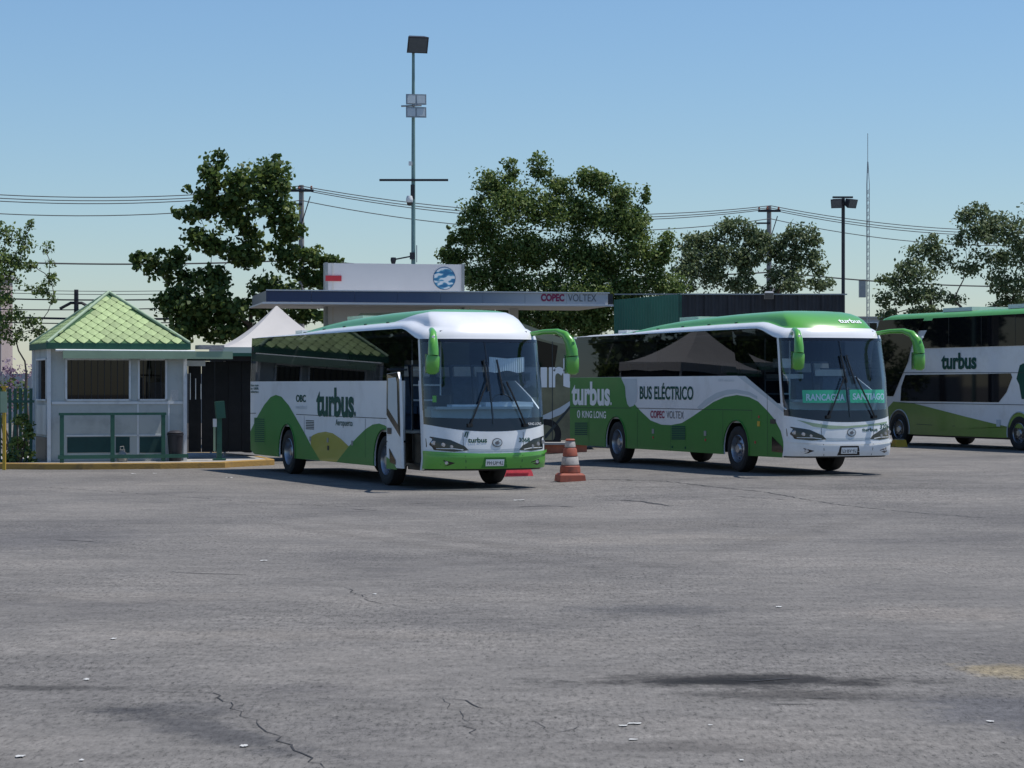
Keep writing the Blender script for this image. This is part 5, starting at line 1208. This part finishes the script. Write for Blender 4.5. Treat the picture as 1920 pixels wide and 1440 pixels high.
for i, (X, Y, q) in enumerate(((-20.8, 71.5, 1.0), (-23.5, 78, 1.1), (-26.5, 69.5, 1.2), (-32, 77, 1.2))):  # unseen trees left of the view, added for the coach windows to reflect
    px = 960+X/Y*F
    tree('broadleaf_tree', ('added tree out of view past the fence, for window reflections', 'taller added tree out of view past the fence, for window reflections', 'added dense tree out of view past the yellow post, for window reflections', 'outermost added tree out of view, for window reflections')[i], Y, px, 640, [(px+dx, 560+dy, 75, 60) for dx, dy in ((-120, 60), (0, 50), (110, 40), (-90, -30), (20, -60), (90, -50), (-30, -130*q), (60, -140*q))], 9000, .28, 'leaf_mid', 90+i, sub=9, spread=.7)
# shrubs and vine near the fence
def shrub(name, label, X, Y, blobs, n, size, m, seed, gz_=0):
    r = thing(name, label, 'shrub', (X, Y, gz_)); rnd = random.Random(seed); st = MB(); cl = []
    for (x, y, z, q) in blobs:
        st.tube([(x*.2, y*.2, 0), (x*.7, y*.7, z*.6), (x, y, z)], [.03, .02, .008], 5)
        for _ in range(5): cl.append(((x+rnd.uniform(-q, q)*.6, y+rnd.uniform(-q, q)*.6, max(q*.6, z+rnd.uniform(-q, q)*.6)), (q*.55, q*.55, q*.5), 1))
    st.build('stem', 'bark', r); leaves('foliage', cl, n, size, m, r, seed); return r
p = W(45, 800, 55.3); shrub('vine', 'green climbing vine growing against the fence next to the booth', p.x, 54.6, [(-.15, 0, .3, .3), (.1, 0, .5, .3), (.2, .1, .9, .25), (0, 0, 1.1, .22), (.25, 0, .25, .25)], 900, .10, 'leaf_mid', 3)
p = W(20, 690, 70); shrub('flowering_shrub', 'purple flowering shrub beyond the picket fence', p.x, 70, [(-.6, 0, 2.3, .4), (0, 0, 2.6, .4), (.5, 0, 2.4, .4), (.2, 0, 2.0, .5), (-.3, 0, 1.6, .5), (1, 0, 2.2, .4)], 450, .10, 'leaf_flower', 5)
p = W(20, 690, 72); shrub('hedge_shrub', 'dark leafy hedge shrub beyond the picket fence', p.x+.2, 72, [(i*.6-2.4, 0, 1.3+.2*math.sin(i*2), .75) for i in range(9)], 3000, .14, 'leaf_dark', 6)
for i, (px, w_) in enumerate(((900, 5), (1060, 5.2), (1180, 5))):
    p = W(px, 690, 84)
    shrub('hedge_shrub', 'dark leafy shrub filling the shade under the canopy behind the coaches', p.x, 83, [(j*.75-w_/2, random.Random(i*9+j).uniform(-.3, .3), 1.6+1.4*random.Random(i*7+j).random(), 1.0) for j in range(8)], 3500, .17, 'leaf_dark', 70+i)['group'] = 'shrubs under the canopy'
# far buildings and the perimeter wall
def block(name, label, Z, px0, px1, py, m, depth=8, win=()):
    a, b = W(px0, py, Z), W(px1, py, Z); r = thing(name, label, 'building', ((a.x+b.x)/2, Z, 0)); w_ = b.x-a.x
    MB().box((0, depth/2, a.z/2), (w_, depth, a.z)).build('wall', m, r); MB().box((0, depth/2, a.z+.08), (w_+.3, depth+.3, .16)).build('parapet', 'concrete', r)
    for (wx, wy, ww, wh) in win:
        q = W(wx, wy, Z); f_ = MB().box((q.x-r.location.x, -.03, q.z), (ww, .06, wh)).build('window', 'frame_white', r); MB().box((q.x-r.location.x, -.045, q.z), (ww-.16, .06, wh-.16)).build('pane', 'tint_glass', f_)
block('far_building', 'pale pinkish building far behind the sparse tree', 130, -120, 2, 520, 'far_wall', 3, [(-20, 545, .8, 1.0), (-20, 600, .8, 1.3), (-20, 650, .8, 1.3)])
block('far_building', 'low grey building far off between the closed coach and the double-decker bus', 190, 1560, 1700, 597, 'far_wall_grey', 8, [(1605, 615, 1.4, 1), (1630, 615, 1.4, 1)])
pw = thing('perimeter_wall', 'long grey concrete perimeter wall behind the parked coaches', 'wall', (0, 120, 0))
for i in range(40): MB().box((-58.5+i*3, 0, 1.3), (2.94, .15, 2.6)).build('panel', 'far_wall_grey', pw); 
for i in range(41): MB().box((-60+i*3, -.02, 1.36), (.2, .24, 2.72)).build('pillar', 'concrete', pw)

# ------------------------------------------------------------------ litter on the asphalt
rl = random.Random(8)
for i, (px, py, w_, d_) in enumerate(((495, 1052, .09, .06), (163, 1275, .05, .05), (38, 1420, .055, .04), (457, 1400, .045, .04), (702, 1115, .05, .04), (1188, 1358, .10, .03), (1168, 1362, .06, .025), (1188, 1388, .07, .02), (1856, 1354, .05, .03), (975, 939, .25, .12), (430, 896, .16, .1), (250, 889, .12, .08), (290, 888, .12, .08), (1391, 1427, .025, .03), (1460, 1139, .06, .05), (1332, 1361, .03, .02), (153, 1427, .03, .03), (212, 1199, .05, .04))):
    X, Z = gpt(px, py); z0 = G(X, Z)+.006; v = []; k = 5
    for a in range(k):
        for b in range(k): v.append((X+(a/(k-1)-.5)*w_*.8*rl.uniform(.6, 1.3), Z+(b/(k-1)-.5)*d_*1.6*rl.uniform(.6, 1.3), z0+rl.random()*.10*d_))
    o_ = obj('paper_scrap', v, [(a*k+b, (a+1)*k+b, (a+1)*k+b+1, a*k+b+1) for a in range(k-1) for b in range(k-1)], 'paper')
    tag(o_, 'crumpled scrap of white paper lying on the asphalt', 'litter', 'paper scraps on the asphalt')
bpy.context.view_layer.update()
